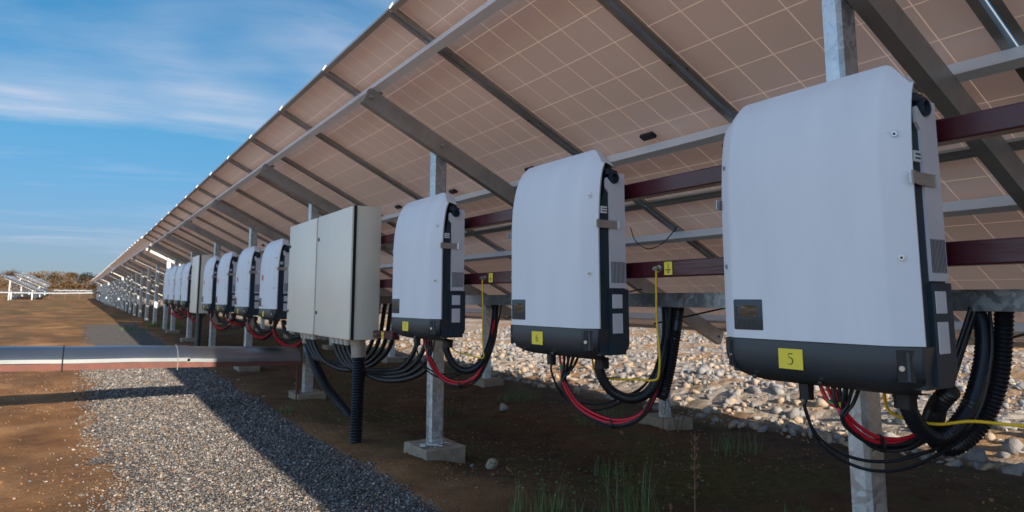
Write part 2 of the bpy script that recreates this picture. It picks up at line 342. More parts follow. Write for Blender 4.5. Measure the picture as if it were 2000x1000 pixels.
def build_ground():
    xs = np.concatenate([np.linspace(-500, -40, 18), np.arange(-38, -3, 1.4), np.arange(-2.6, 7, .045), np.arange(7, 16, .3), np.arange(17, 40, 2.5), np.linspace(45, 500, 18)])
    ys = np.concatenate([np.linspace(-80, -2, 20), np.arange(-1, 1.2, .2), np.arange(1.2, 9, .045), np.arange(9, 24, .12), np.arange(24, 60, 1.), np.arange(60, 200, 6), np.linspace(205, 700, 20)])
    X, Y = np.meshgrid(xs, ys); V = np.stack([X, Y, hg(X, Y)], -1).reshape(-1, 3)
    nx, ny = len(xs), len(ys); i = np.arange(nx-1)[None]+nx*np.arange(ny-1)[:, None]; i = i.ravel()
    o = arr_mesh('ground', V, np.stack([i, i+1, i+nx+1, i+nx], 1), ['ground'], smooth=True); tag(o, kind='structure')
build_ground()

# rocks: deformed icospheres in bulk
def ico(sub):
    bm = bmesh.new(); bmesh.ops.create_icosphere(bm, subdivisions=sub, radius=1)
    V = np.array([v.co[:] for v in bm.verts]); F = np.array([[v.index for v in f.verts] for f in bm.faces]); bm.free(); return V, F
def rock_shapes(sub, k, rough=.28, nchop=7):
    V, F = ico(sub); o = []
    for i in range(k):
        W_ = V*(1+rough*rng.standard_normal((len(V), 1)))
        for _ in range(nchop):      # chop with planes for flat facets
            n = rng.standard_normal(3); n /= np.linalg.norm(n); d = W_@n; c = .42+.35*rng.random(); over = np.clip(d-c, 0, None); W_ = W_-over[:, None]*n
        o.append(W_)
    return o, F
def hull_shapes(n, k):
    # angular broken stone: convex hulls of few points on a sphere (always 2n-4 triangles)
    S, Fs = [], []
    while len(S) < k:
        p = rng.standard_normal((n, 3)); p /= np.linalg.norm(p, axis=1)[:, None]
        bm = bmesh.new(); vs = [bm.verts.new(q) for q in p]; r_ = bmesh.ops.convex_hull(bm, input=vs); bmesh.ops.triangulate(bm, faces=bm.faces[:]); bm.verts.index_update()
        f = [[v.index for v in q.verts] for q in bm.faces]; ok = len(bm.verts) == n and len(f) == 2*n-4
        c = np.array([v.co[:] for v in bm.verts]) if ok else None; bm.free()
        if ok: c = c-c.mean(0); S.append(c*(.75+.5*rng.random(3))); Fs.append(f)
    return S, np.array(Fs)
def scatter(name, pts, sizes, nvert, mats, flat=.7, sink=.3, k=16, mix=None):
    shapes, FF = hull_shapes(nvert, k); n = len(pts); nv = nvert; idx = rng.integers(0, k, n)
    S = np.stack(shapes)[idx]*np.stack([sizes*(.7+.6*rng.random(n)), sizes*(.7+.6*rng.random(n)), sizes*flat*(.6+.7*rng.random(n))], 1)[:, None, :]
    a = rng.random(n)*6.283; b = (rng.random(n)-.5)*1.4; ca, sa, cb, sb = np.cos(a)[:, None], np.sin(a)[:, None], np.cos(b)[:, None], np.sin(b)[:, None]
    x, y, z = S[..., 0], S[..., 1], S[..., 2]; y, z = y*cb-z*sb, y*sb+z*cb; x, y = x*ca-y*sa, x*sa+y*ca
    V = np.stack([x, y, z], -1)+pts[:, None, :]; V[..., 2] += (sizes*(.5-sink))[:, None]*flat
    Fa = (FF[idx]+(np.arange(n)*nv)[:, None, None]).reshape(-1, 3)
    mi = np.repeat(rng.choice(len(mats), n, p=mix if mix is not None else np.ones(len(mats))/len(mats)), FF.shape[1])
    return arr_mesh(name, V.reshape(-1, 3), Fa, mats, mi)
def gravel_field():
    n = 56000
    y = 2.2+(rng.random(n)**1.35)*7.5; x = .02+rng.random(n)*1.5
    L_ = .19-.38*(fbm(x*1.4, y*1.4, 3)); R_ = 1.38+.16*fbm(y*3, x, 3)
    p = np.clip((x-L_)/.30+.40, .05, 1)*np.clip((R_-x)/.06+.4, .02, 1); k = rng.random(n) < p
    x, y = x[k], y[k]; s = (.0040+.0060*rng.random(len(x))**2.4)*(1+np.clip((y-4)/6, 0, 1))
    m = 650; x2 = -1.6+rng.random(m)*1.9; y2 = 2.6+rng.random(m)*6; x = np.r_[x, x2]; y = np.r_[y, y2]; s = np.r_[s, rng.random(m)**3*.009+.003]
    o = scatter('gravel', np.stack([x, y, hg(x, y)], 1), s*1.12, 8, ['gravel_stone', 'gravel_dark', 'gravel_brown', 'gravel_pale'], .75, .1, 24, (.42, .3, .18, .1))
    tag(o, 'grey crushed stone strip beside the array', 'gravel', kind='stuff')
gravel_field()
def rubble_field():
    n = 30000; x = 4.05+rng.random(n)**1.6*9; y = .6+rng.random(n)*14
    keep = rng.random(n) < np.clip((x-3.7)/1.0, .12, 1)*np.where(fbm(x*.9+9, y*.9, 2) > -.06, 1, .25); x, y = x[keep], y[keep]
    s = .006+.052*rng.random(len(x))**5.5
    o = scatter('rubble', np.stack([x, y, hg(x, y)], 1), s*1.1, 13, ['rubble_rock', 'rubble_grey', 'rubble_sand'], .72, .18, 30, (.34, .33, .33))
    tag(o, 'broken pale rubble lying in the sun beyond the low edge of the array', 'rubble', kind='stuff')
    n = 200; x = 1.5+rng.random(n)*3; y = 1+rng.random(n)*9; s = .004+.014*rng.random(n)**4
    o = scatter('pebbles', np.stack([x, y, hg(x, y)], 1), s, 11, ['rubble_grey', 'soil_clod'], .7, .2, 10)
    tag(o, 'loose pebbles on the shaded soil under the array', 'pebbles', kind='stuff')
rubble_field()
def clods():
    n = 15000; x = np.r_[-2.2+rng.random(n)*2.7, 1.25+rng.random(n)*2.6]; y = np.r_[2.4+rng.random(n)**1.3*8, 1.2+rng.random(n)**1.3*7]
    k = fbm(x*1.7+4, y*1.7, 3)+.25*(rng.random(2*n)-.5) > .02; x, y = x[k], y[k]; s = .0022+.010*rng.random(len(x))**4
    o = scatter('soil_clods', np.stack([x, y, hg(x, y)], 1), s, 8, ['soil_clod'], .65, .15, 14)
    tag(o, 'loose crumbs of brown soil', 'soil', kind='stuff')
clods()
def lone_rock(x, y, s, m, label, seed):
    global rng
    shapes, F = rock_shapes(2, 1, .09); V = shapes[0]*np.array(s); o = arr_mesh('rock', V, F, [m]); o.location = (x, y, hz(x, y)+s[2]*.45); o.rotation_euler.z = seed
    tag(o, label, 'rock')
lone_rock(1.99, 3.28, (.055, .045, .034), 'rock_pale', 'pale tan stone on the dark soil right of the nearest full footing', .6)
lone_rock(3.0, 4.75, (.05, .05, .05), 'rubble_rock', 'grey stone on brown soil behind the loops under the cabinets', 1.6)

# ------------------------------------------------------------ solar arrays
TH = .461; CT, ST = math.cos(TH), math.sin(TH); XT = 1.147; PW = 1.012; PL = 1.80
def panel_mesh():
    fr = MB(); w_ = .992; h = .036
    def ring(L0):  # frame as L profile: wall and inner flange
        fr.box((L0, 0, -h), (L0+.002, w_, 0)); fr.box((L0+PL-.002, 0, -h), (L0+PL, w_, 0))
        fr.box((L0+.002, 0, -h), (L0+PL-.002, .002, 0)); fr.box((L0+.002, w_-.002, -h), (L0+PL-.002, w_, 0))
        fr.box((L0+.002, .002, -h), (L0+.026, w_-.002, -h+.002)); fr.box((L0+PL-.026, .002, -h), (L0+PL-.002, w_-.002, -h+.002))
        fr.box((L0+.026, .002, -h), (L0+PL-.026, .028, -h+.002)); fr.box((L0+.026, w_-.028, -h), (L0+PL-.026, w_-.002, -h+.002))
        for t in (.3, .9, 1.5):     # drainage holes and bolt heads
            fr.box((L0+t, .012, -h-.001), (L0+t+.012, .018, -h), 1); fr.box((L0+t+.05, w_-.018, -h-.001), (L0+t+.058, w_-.012, -h), 1)
    ring(0)
    sh = MB(); sh.add([(.002, .002, -.004), (PL-.002, .002, -.004), (PL-.002, w_-.002, -.004), (.002, w_-.002, -.004)], [(0, 1, 2, 3)])
    jb = MB(); jb.bbox((1.262, .455, -.024), (1.300, .54, -.006), .004)
    return fr, sh, jb
def make_panel():
    fr, sh, jb = panel_mesh()
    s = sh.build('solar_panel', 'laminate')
    if s.data.polygons[0].normal.z < 0: s.data.flip_normals()
    f = fr.build('panel_frame', ['alu_frame', 'black'], s)
    j = jb.build('junction_box', 'black', s)
    return s
PANEL = make_panel()
def c_beam(mb, a, b, w_, h, th, up, mi=0, open_side=1):
    """open C section from a to b; up = direction of the web height; open towards +side"""
    a, b, up = Vector(a), Vector(b), Vector(up).normalized(); d = (b-a); L = d.length; d.normalize(); side = d.cross(up).normalized()
    mx = Matrix((( d.x, side.x, up.x, a.x), (d.y, side.y, up.y, a.y), (d.z, side.z, up.z, a.z), (0, 0, 0, 1)))
    s = open_side
    mb.box((0, min(0, s*th), 0), (L, max(0, s*th), h), mi, mx)
    for z0 in (0, h-th): mb.box((0, min(s*th, s*w_), z0), (L, max(s*th, s*w_), z0+th), mi, mx)
    for z0 in (th, h-th-.012): mb.box((0, min(s*(w_-th), s*w_), z0), (L, max(s*(w_-th), s*w_), z0+.012), mi, mx)
array_n = 0
def make_array(y0, ncol, z0, slope, label, posts, near=True, x0=XT, first_gap=.01):
    """y0 start, z0 height of the high edge there, slope rise per metre along the row"""
    y1 = y0+ncol*PW; root = empty('solar_array', (x0, y0, hz(x0+2, y0)), label, 'solar panels'); bz = root.location.z
    def top(y, t=0, dn=0): return Vector((t*CT-dn*ST, y-y0, z0+slope*(y-y0)-t*ST-dn*CT-bz))   # local point
    al = math.atan(slope)
    rot = Matrix.Rotation(al, 4, 'X') @ Matrix.Rotation(TH, 4, 'Y')
    for r_ in (0, 1):
        for c in range(ncol):
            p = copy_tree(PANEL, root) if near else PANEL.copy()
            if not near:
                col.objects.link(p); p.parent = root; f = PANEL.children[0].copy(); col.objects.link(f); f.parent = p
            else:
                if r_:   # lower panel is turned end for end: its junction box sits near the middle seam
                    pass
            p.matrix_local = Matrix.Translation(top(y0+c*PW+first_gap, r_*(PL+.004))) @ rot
            p.rotation_euler.x += R(random.uniform(-.08, .08))
    L = y1-y0
    for i, t in enumerate((.27, 1.345, 2.13, 3.305)):
        b = MB(); a0 = top(y0-.0+.02, t, .037); a1 = top(y1-.03, t, .037)
        upv = (-ST*-1, 0, CT)
        # web faces up the slope; opening downhill
        dn = Vector((-ST, 0, -CT)); off = Vector((-CT, 0, ST))*.026; c_beam(b, a0+off, a1+off, .042, .048, .004, dn, 0, -1)
        o = b.build('purlin', 'alu', root)
    cl = MB()
    for c in range(ncol+1):
        m_ = Matrix.Translation(top(y0+c*PW)) @ rot
        cl.box((-.004, -.012, -.03), (.02, .012, .006), 0, m_); cl.box((PL+.008, -.012, -.03), (PL+.022, .012, .004), 0, m_)
    cl.build('panel_clamp', 'alu', root)['kind'] = 'stuff' if ncol > 100 else 'part'
    for yp in posts:
        g = hz(1.79, yp)
        ra = MB(); ta, tb = .235, 3.50
        c_beam(ra, top(yp-.050, ta, .187), top(yp-.050, tb, .187), .048, .100, .005, (ST, 0, CT), 0, -1)
        for tt in (.27, 1.345, 2.13, 3.305): ra.box((-.02, -.004, -.01), (.02, .0, .05), 0, Matrix.Translation(top(yp-.003, tt+.03, .10)) @ Matrix.Rotation(TH, 4, 'Y'))
        rf = ra.build('rafter', 'alu_frame', root)
        bo = MB()
        for tt in (.26, .765, 2.75, 3.46):
            q = top(yp, tt, .135); bo.tube([(q.x, q.y-.052, q.z), (q.x, q.y-.060, q.z)], .014, 6); bo.tube([(q.x, q.y-.060, q.z), (q.x, q.y-.068, q.z)], .008, 8)
        bo.build('bolt', 'screw', rf)
        for nm, xa, xb, tt, yo in (('front_post', .60, .69, .70, 0), ('rear_post', 2.49, 2.575, 2.80, .02)):
            gx = x0+xa; gz = hz(gx, yp)-bz
            ztop = top(yp, (xa+xb)/2/CT, .13).z
            pm = MB(); ya = yp-y0+yo
            pm.prism([(xa+.012, ya), (xb-.012, ya), (xb, ya+.010), (xb, ya+.05), (xb-.022, ya+.05), (xb-.022, ya+.046), (xb-.004, ya+.046), (xb-.004, ya+.006), (xa+.004, ya+.006), (xa+.004, ya+.046), (xa+.022, ya+.046), (xa+.022, ya+.05), (xa, ya+.05), (xa, ya+.010)], 2, gz-.1, ztop)
            po = pm.build(nm, 'galvanised', root, smooth=25)
            if near:
                fm = bmesh.new(); bmesh.ops.create_cube(fm, size=1); bmesh.ops.subdivide_edges(fm, edges=fm.edges[:], cuts=3, use_grid_fill=True)
                for v in fm.verts:
                    c_ = v.co.copy(); v.co = Vector((c_.x*.25, c_.y*.30, c_.z*.24)); 
                    v.co += Vector((random.uniform(-1, 1), random.uniform(-1, 1), random.uniform(-1, 1)))*.0035
                    v.co.z += .003*math.sin(v.co.x*22+yp)
                    v.co += Vector(((xa+xb)/2+.0, ya+.03, gz-.055))
                bmesh.ops.bevel(fm, geom=[e for e in fm.edges if e.calc_length() > 0 and not e.is_boundary and e.calc_face_angle(0) > 1], offset=.004, segments=1, affect='EDGES')
                me = bpy.data.meshes.new('footing'); fm.to_mesh(me); fm.free(); me.materials.append(M['concrete']); fo = bpy.data.objects.new('footing', me); col.objects.link(fo); fo.parent = po
                if nm == 'front_post' and abs(yp-3.559) < .01:
                    sp = MB()
                    for k in range(26):
                        a = random.random()*6.28; d_ = random.uniform(.0, .115); cx, cy = (xa+xb)/2-.03+d_*math.cos(a)*.8, ya-.05+d_*math.sin(a)*.7; rr = random.uniform(.004, .018)
                        if abs(cx-(xa+xb)/2) > .118 or cy < ya+.03-.143: continue
                        sp.add([(cx+rr*math.cos(j)*random.uniform(.5, 1.4), cy+rr*math.sin(j)*random.uniform(.5, 1.4), gz+.073+.004*k/26) for j in (0, 1.05, 2.1, 3.14, 4.2, 5.2)], [(0, 1, 2, 3, 4, 5)])
                    sp.build('whitewash_splash', 'splash', fo)
    return root
P0, PS = 1.0, 2.559
A1Y = 2.81-14*PW
A1 = make_array(A1Y, 28, 2.276-.0022*14, .0022, 'solar array standing over the inverters in the foreground', [P0+PS*i for i in range(-4, 7)])
make_array(17.45, 19, 2.335, .0075, 'second solar array down the row, just behind the bright gap', [17.9+PS*i for i in range(8)], near=False)
make_array(37.0, 17, 2.48, .006, 'third solar array down the row, seen small beyond the second gap', [37.5+PS*i for i in range(7)], near=False)
make_array(54.6, 17, 2.60, .012, 'fourth solar array down the row, near its far end', [55.1+PS*i for i in range(7)], near=False)
make_array(72.2, 15, 2.83, .012, 'last solar array of the row, smallest, against the autumn trees', [72.7+PS*i for i in range(6)], near=False)
for i, (x, y, n, z) in enumerate(((-6.4, 83, 13, 3.3), (-6.4, 97, 13, 3.95), (-6.4, 111, 13, 4.5), (-15.8, 86, 13, 3.1), (-15.8, 100.5, 13, 3.4))):
    make_array(y, n, z, .02, ('nearest array across the field, its pale glass tilted at the viewer', 'array across the field behind the nearest one', 'farthest array across the field, long and pale before the trees', 'array at the left edge of the photo, cut by the frame', 'array at the far left, behind the one cut by the frame')[i], [y+.5+PS*k for k in range(5)], near=False, x0=x)
for c in list(PANEL.children): bpy.data.objects.remove(c)
bpy.data.objects.remove(PANEL)

# cable tray behind the front posts and dark-red mounting rails
def tray():
    b = MB(); y0, y1 = -.6, 16.6
    b.box((1.856, y0, .872), (1.859, y1, .922)); b.box((1.859, y0, .872), (1.945, y1, .875)); b.box((1.942, y0, .875), (1.945, y1, .922)); b.box((1.850, y0, .922), (1.950, y1, .925))
    o = b.build('cable_tray', 'galvanised'); tag(o, 'long galvanised cable tray behind the posts, level with the inverter bottoms', 'cable tray')
tray()
def rail(z0, label):
    b = MB(); b.bbox((1.668, -.8, z0), (1.72, 17.0, z0+.055), .004); o = b.build('mounting_rail', 'rail_red'); tag(o, label, 'rail', 'dark red rails carrying the inverters')
    st = MB()
    for n in range(0, 7): st.bbox((1.722, P0+PS*n+.004, z0+.006), (1.745, P0+PS*n+.046, z0+.05), .003)
    st.build('standoff', 'rail_red', o)
rail(1.266, 'upper dark red steel rail behind the tops of the inverters'); rail(.977, 'lower dark red steel rail with yellow earth stickers')

# ------------------------------------------------------------ inverter
def ribbon_digit(mb, strokes, cx, cz, h, x, mi=0):
    """strokes: list of (points, widths) in 0..1 box; drawn on a plane x = const facing -x, y leftwards"""
    for pts, ws in strokes:
        P = [Vector((p[0], p[1], 0)) for p in pts]; P = spl(P, 5) if len(P) > 2 else P
        n = len(P); vs = []
        for i, p in enumerate(P):
            T = (P[min(i+1, n-1)]-P[max(i-1, 0)]).normalized(); nn = Vector((-T.y, T.x, 0)); k = i/(n-1)*(len(ws)-1); a = int(min(k, len(ws)-2)) if len(ws) > 1 else 0
            wd = ws[a]+(ws[a+1]-ws[a])*(k-a) if len(ws) > 1 else ws[0]
            for s_ in (1, -1):
                q = p+nn*wd/2*s_; vs.append((x, cy_(cx, q.x, h), cz+(q.y-.5)*h))
        mb.add(vs, [(2*i, 2*i+1, 2*i+3, 2*i+2) for i in range(n-1)], mi)
def cy_(cx, qx, h): return cx-(qx-.5)*h*.72
DIG = {5: [([(.25, .98), (.82, .98)], [.09, .09]), ([(.28, .98), (.22, .60)], [.05, .05]), ([(.22, .60), (.50, .62), (.80, .45), (.78, .18), (.48, .02), (.12, .06)], [.05, .09, .15, .14, .08, .06])],
       6: [([(.80, .98), (.45, .86), (.20, .50), (.22, .18), (.50, .02), (.80, .18), (.78, .46), (.52, .58), (.25, .42)], [.03, .06, .14, .14, .07, .14, .13, .07, .04])],
       7: [([(.12, .96), (.88, .96)], [.09, .09]), ([(.12, .96), (.12, .80)], [.04, .04]), ([(.86, .95), (.55, .50), (.42, .02)], [.06, .10, .11])]}
def text_mesh(body, size, y, z, x, matn, parent, name, yscale=1):
    cu = bpy.data.curves.new('t', 'FONT'); cu.body = body; cu.size = size; cu.align_x = 'CENTER'; cu.align_y = 'CENTER'
    to = bpy.data.objects.new('t', cu); col.objects.link(to); dg = bpy.context.evaluated_depsgraph_get(); me = bpy.data.meshes.new_from_object(to.evaluated_get(dg)); bpy.data.objects.remove(to)
    for v in me.vertices: v.co = Vector((x, y-v.co.x*yscale, z+v.co.y))
    me.materials.clear(); me.materials.append(M[matn]); o = bpy.data.objects.new(name, me); col.objects.link(o); o.parent = parent; return o

def make_inverter(label):
    root = empty('inverter', (0, 0, 0), label, 'inverter', 'wall-type inverters hung on the red rails')
    # --- cover
    rows = []; H0, HC, HE = .112, .750, .690
    for i in range(27):
        h = i/26; zc = H0+h*(HC-H0); ze = H0+h*(HE-H0)
        def dep(z, ztop, D): t = max(0, (z-(ztop-.30))/.30); return D*(1-math.sqrt(max(0, 1-(t*.985)**2.3)))
        rows.append((dep(zc, HC, .10), zc, .038+dep(ze, HE, .040), ze))
    V = []; F = []; YC = .198; YE = .254
    cols = [(-YE, 1.0, .009), (-YE-.002, 1.0, .002), (-YE+.004, .985, -.0012), (-YC-.010, .13, 0), (-YC, .03, 0), (-YC+.010, 0, 0), (-.09, 0, -.001), (0, 0, -.0015)]
    cols += [(-c[0], c[1], c[2]) for c in cols[-2::-1]]
    for (dc, zc, de, ze) in rows:
        for y, k, ex in cols: V.append((dc+(de-dc)*k+ex, y, zc+(ze-zc)*k))
    nc = len(cols)
    dc, zc, de, ze = rows[-1]
    for y, k, ex in cols: V.append((max(dc+(de-dc)*k+.012, 0)+.002, y*.995, zc+(ze-zc)*k+.001 - .0))
    for y, k, ex in cols: V.append((.135, y*.97, zc+(ze-zc)*k-.012))
    nr = len(rows)+2
    for r_ in range(nr-1):
        for c in range(nc-1): a = r_*nc+c; F.append((a, a+1, a+nc+1, a+nc))
    mb = MB(); mb.add(V, F)
    # bottom lip of the cover
    lip = [(V[c][0]+.012, V[c][1], V[c][2]) for c in range(nc)]; mb.add([V[c] for c in range(nc)]+lip, [(c, c+1, c+1+nc, c+nc) for c in range(nc-1)])
    cover = mb.build('cover', 'cover', root, smooth=38)
    # --- dark front base
    mb = MB(); V = []; F = []
    prof = [(.003, .110, 1), (.001, .088, 1), (.001, .070, .997), (.003, .056, .988), (.008, .042, .968), (.017, .030, .94), (.030, .019, .905), (.048, .009, .865), (.075, .002, .82), (.165, .0, .80)]
    bc = [(-YE, .034, 1), (-YE+.003, .028, 1), (-YC-.025, .015, 1), (-YC-.008, .004, 1), (-YC+.008, 0, 1), (-.1, -.0005, 1), (0, -.0008, 1)]; bc += [(-c[0], c[1], 1) for c in bc[-2::-1]]
    for d, z, s_ in prof:
        for y, ex, _ in bc: V.append((d+(ex if d < .1 else 0), y*s_, z))
    nb = len(bc)
    for r_ in range(len(prof)-1):
        for c in range(nb-1): a = r_*nb+c; F.append((a, a+1, a+nb+1, a+nb))
    mb.add(V, F)
    for s_ in (1, -1):
        mb.add([(.034, s_*YE, .11), (.14, s_*YE*.99, .11), (.14, s_*YE*.95, .03), (.05, s_*YE*.955, .03)], [(0, 1, 2, 3)])
    base = mb.build('base', 'base_dark', root, smooth=40)
    # recess with latch bolt on each chamfer
    for s_ in (-1, 1):
        mb = MB(); m_ = Matrix.Translation((.0165, s_*.2255, .066)) @ Matrix.Rotation(-s_*R(34), 4, 'Z')
        mb.bbox((-.0012, -.017, -.030), (.010, .017, .038), .0012, 0, m_); mb.bbox((-.0035, .004*s_-.004, -.028), (.0, .004*s_+.004, .034), .0015, 1, m_)
        rc = mb.build('latch_recess', ['black', 'base_dark'], base)
        mb = MB(); mb.tube([m_ @ Vector((-.001, -s_*.009, .000)), m_ @ Vector((-.006, -s_*.009, .000))], .0058, 12); mb.build('screw', 'screw', rc, smooth=40)
    for y in (.16, -.02):
        mb = MB(); mb.tube([(.028, y, .0155), (.0235, y, .0115)], .0055, 10); mb.build('screw', 'screw', base, smooth=40)
    # --- core body
    mb = MB(); mb.prism([(.052, .02), (.052, .50), (.075, .585), (.100, .650), (.168, .655), (.168, .02)], 1, -.246, .246); mb.bbox((.10, -.22, .65), (.150, .22, .712), .014)
    for s_ in (-1, 1): mb.prism([(.088, .60), (.104, .672), (.14, .668), (.14, .60)], 1, s_*.249, s_*.17)
    core = mb.build('housing', 'navy', root, smooth=30)
    for s_ in (-1, 1):
        y0, y1 = s_*.2455, s_*.253
        mb = MB()
        k = [(.117+.0215*math.cos(a), .640+.0215*math.sin(a)) for a in [R(200+i*20) for i in range(8)]]
        poly = [(.096, .25), (.096, .585), (.080, .602), (.080, .630), (.083, .638), (.088, .639), (.093, .633)] + k[1:-1] + [(.1395, .648), (.143, .658), (.168, .658), (.168, .25)]
        mb.prism(poly, 1, y0, y1); sp = mb.build('side_plate', 'plate', root)
        mb = MB()
        for i in range(11): mb.box((.0995+i*.0061, min(y1, y1+s_*.0006), .268), (.1022+i*.0061, max(y1, y1+s_*.0006), .342))
        mb.build('air_vent', 'black', sp)
        mb = MB(); a = []
        for i in range(7): a.append((.140+.036*math.cos(R(-90+i*15)), .062+.036*math.sin(R(-90+i*15))))
        mb.prism([(.088, .246), (.088, .026)] + a + [(.176, .246)], 1, y0, s_*.254); se = mb.build('side_cover', 'navy', root, smooth=30)
        for z0, z1 in ((.180, .228), (.094, .162)):
            mb = MB(); mb.bbox((.100, min(s_*.2535, s_*.2560), z0), (.146, max(s_*.2535, s_*.2560), z1), .0012); mb.build('vent_insert', 'plate', se)
        mb = MB(); mb.tube([(.117, s_*.236, .640), (.117, s_*.259, .640)], .020, 20, cap=False); mb.tube([(.117, s_*.259, .640), (.117, s_*.259, .640-.0001)], .020, 3)
        mb = MB(); n_ = 20
        for (r0, ya), (r1, yb) in (((.020, .236), (.020, .260)), ((.020, .260), (.015, .261)), ((.015, .261), (.013, .246))):
            mb.add([(.117+r*math.cos(6.283*i/n_), s_*yy, .640+r*math.sin(6.283*i/n_)) for r, yy in ((r0, ya), (r1, yb)) for i in range(n_)], [(i, (i+1) % n_, (i+1) % n_+n_, i+n_) for i in range(n_)])
        mb.add([(.117+.013*math.cos(6.283*i/n_), s_*.246, .640+.013*math.sin(6.283*i/n_)) for i in range(n_)], [tuple(range(n_))])
        mb.bbox((.085, min(s_*.24, s_*.252), .650), (.125, max(s_*.24, s_*.252), .672), .004)
        mb.build('carry_handle', 'navy', root, smooth=35)
        # steel clip
        pts = [(.022, .2575), (.026, .2615), (.034, .2625), (.055, .2565), (.066, .2550), (.080, .2562), (.118, .2562), (.126, .2575), (.131, .2610)]
        mb = MB(); vs = [(x, s_*y, z) for x, y in pts for z in (.458, .486)] + [(x, s_*(y+.0018), z) for x, y in pts for z in (.458, .486)]
        q = 2*len(pts); fs = []
        for i in range(len(pts)-1): fs += [(2*i, 2*i+1, 2*i+3, 2*i+2), (q+2*i, q+2*i+1, q+2*i+3, q+2*i+2), (2*i, 2*i+2, q+2*i+2, q+2*i), (2*i+1, 2*i+3, q+2*i+3, q+2*i+1)]
        fs += [(0, 1, q+1, q), (q-2, q-1, 2*q-1, 2*q-2)]
        mb.add(vs, fs); mb.build('clip', 'steel', root, smooth=40)
        # cover screws in teardrop dimples
        for z, sl_ in ((.572, 0), (.300, 0)):
            xx = .0205 if z < .5 else .0268
            mb = MB(); m_ = Matrix.Translation((xx-.0012, s_*.2265, z)) @ Matrix.Rotation(-s_*R(34), 4, 'Z')
            mb.add([m_ @ Vector(p) for p in ((0, s_*-.020, -.001), (0, s_*-.016, .003), (0, s_*.010, .010), (0, s_*.011, -.008), (0, s_*-.004, -.010), (0, s_*-.016, -.006))], [tuple(range(6))])
            dm = mb.build('screw_dimple', 'plate', cover)
            mb = MB(); mb.tube([m_ @ Vector((-.000, s_*.003, -.001)), m_ @ Vector((-.004, s_*.003, -.001))], .0062, 12); mb.tube([m_ @ Vector((-.004, s_*.003, -.001)), m_ @ Vector((-.0046, s_*.003, -.001))], .003, 6, 1)
            mb.build('screw', ['screw', 'black'], dm, smooth=40)
    mb = MB(); mb.bbox((.0565, -.2545, .510), (.0835, -.2455, .535), .0008); st = mb.build('rating_sticker', 'sticker_white', root)
    mb = MB()
    for z, a, b in ((.527, .062, .082), (.518, .060, .082)):
        x = a
        while x < b: l = random.uniform(.001, .0025); mb.box((x, -.2550, z-.0018), (x+l, -.2545, z+.0018)); x += l+.0008
    mb.build('print', 'ink', st)
    # brackets to the rails
    mb = MB()
    for z in (.595, .306): mb.box((.168, -.18, z), (.213, .18, z+.036))
    mb.build('mounting_bracket', 'steel', root)
    # display
    mb = MB(); mb.bbox((-.0035, .108, .133), (.004, .196, .211), .0035); dp = mb.build('display_panel', 'base_dark', root, smooth=30)
    mb = MB(); mb.bbox((-.0044, .125, .166), (-.0030, .174, .196), .0006); mb.build('screen', 'screen', dp)
    mb = MB()
    for i in range(3): mb.tube([(-.0034, .186, .172+i*.0085), (-.0042, .186, .172+i*.0085)], .0026, 10)
    mb.build('indicator', 'black', dp)
    mb = MB()
    for i in range(4):
        y = .127+i*.0138
        mb.box((-.0041, y, .1575), (-.0035, y+.009, .1585)); mb.box((-.0041, y+.0082, .148), (-.0035, y+.009, .1575))
    mb.build('key', 'black', dp)
    # glands
    for x, y, r_ in ((.075, .048, .017), (.14, -.155, .024)):
        mb = MB(); mb.tube([(x, y, .004), (x, y, -.012)], r_*1.1, 6); mb.tube([(x, y, -.012), (x, y, -.034)], r_, 12); mb.build('cable_gland', 'black', root, smooth=30)
    return root
def screen_material():
    m = bpy.data.materials.new('screen'); m.use_nodes = True; t = m.node_tree; b = t.nodes['Principled BSDF']
    c = N(t, 'ShaderNodeTexCoord'); q = N(t, 'ShaderNodeMapping'); q.inputs['Scale'].default_value = (1, 1, 3); t.links.new(c.outputs['Object'], q.inputs[0])
    n = N(t, 'ShaderNodeTexNoise'); n.inputs['Scale'].default_value = 26; n.inputs['Detail'].default_value = 5; n.inputs['Distortion'].default_value = .6
    t.links.new(q.outputs[0], n.inputs['Vector']); r = N(t, 'ShaderNodeValToRGB'); e = r.color_ramp.elements
    e[0].position = .35; e[0].color = (.03, .045, .035, 1); e[1].position = .68; e[1].color = (.16, .17, .14, 1); a = e.new(.5); a.color = (.10, .055, .03, 1)
    t.links.new(n.outputs['Fac'], r.inputs[0]); t.links.new(r.outputs[0], b.inputs['Base Color']); b.inputs['Roughness'].default_value = .08
    M['screen'] = m
screen_material()
X0, Z0 = 1.455, .690
INV = [(5, .972, 0), (6, 2.032, 0), (7, 3.232, .004), (0, 6.45, .015), (0, 7.62, .025), (0, 8.83, .04), (0, 9.93, .045), (0, 12.30, .08), (0, 13.20, .09), (0, 14.15, .10), (0, 15.05, .11)]
LAB = ['nearest and largest grey inverter, yellow label with number 5', 'grey inverter in the middle, yellow label with number 6', 'grey inverter right of the cabinets, yellow label with number 7',
 'grey inverter with red dot just left of the twin cabinets, white strip above its base', 'second red-dotted inverter to the left of the twin cabinets', 'third red-dotted inverter to the left of the twin cabinets', 'red-dotted inverter directly right of the lone far cabinet, fourth from the twin cabinets',
 'red-dotted inverter directly left of the lone far cabinet', 'second inverter left of the lone far cabinet', 'third inverter left of the lone far cabinet', 'farthest inverter, leftmost of all, fourth left of the lone far cabinet']
base_inv = make_inverter('x'); ROOTS = []
for i, (num, y, dz) in enumerate(INV):
    o = base_inv if i == 0 else copy_tree(base_inv)
    o.location = (X0, y, Z0+dz); o.scale = (1, (1, 1.07, 1.13)[i] if i < 3 else 1.13, 1); o['label'] = LAB[i]; ROOTS.append(o)
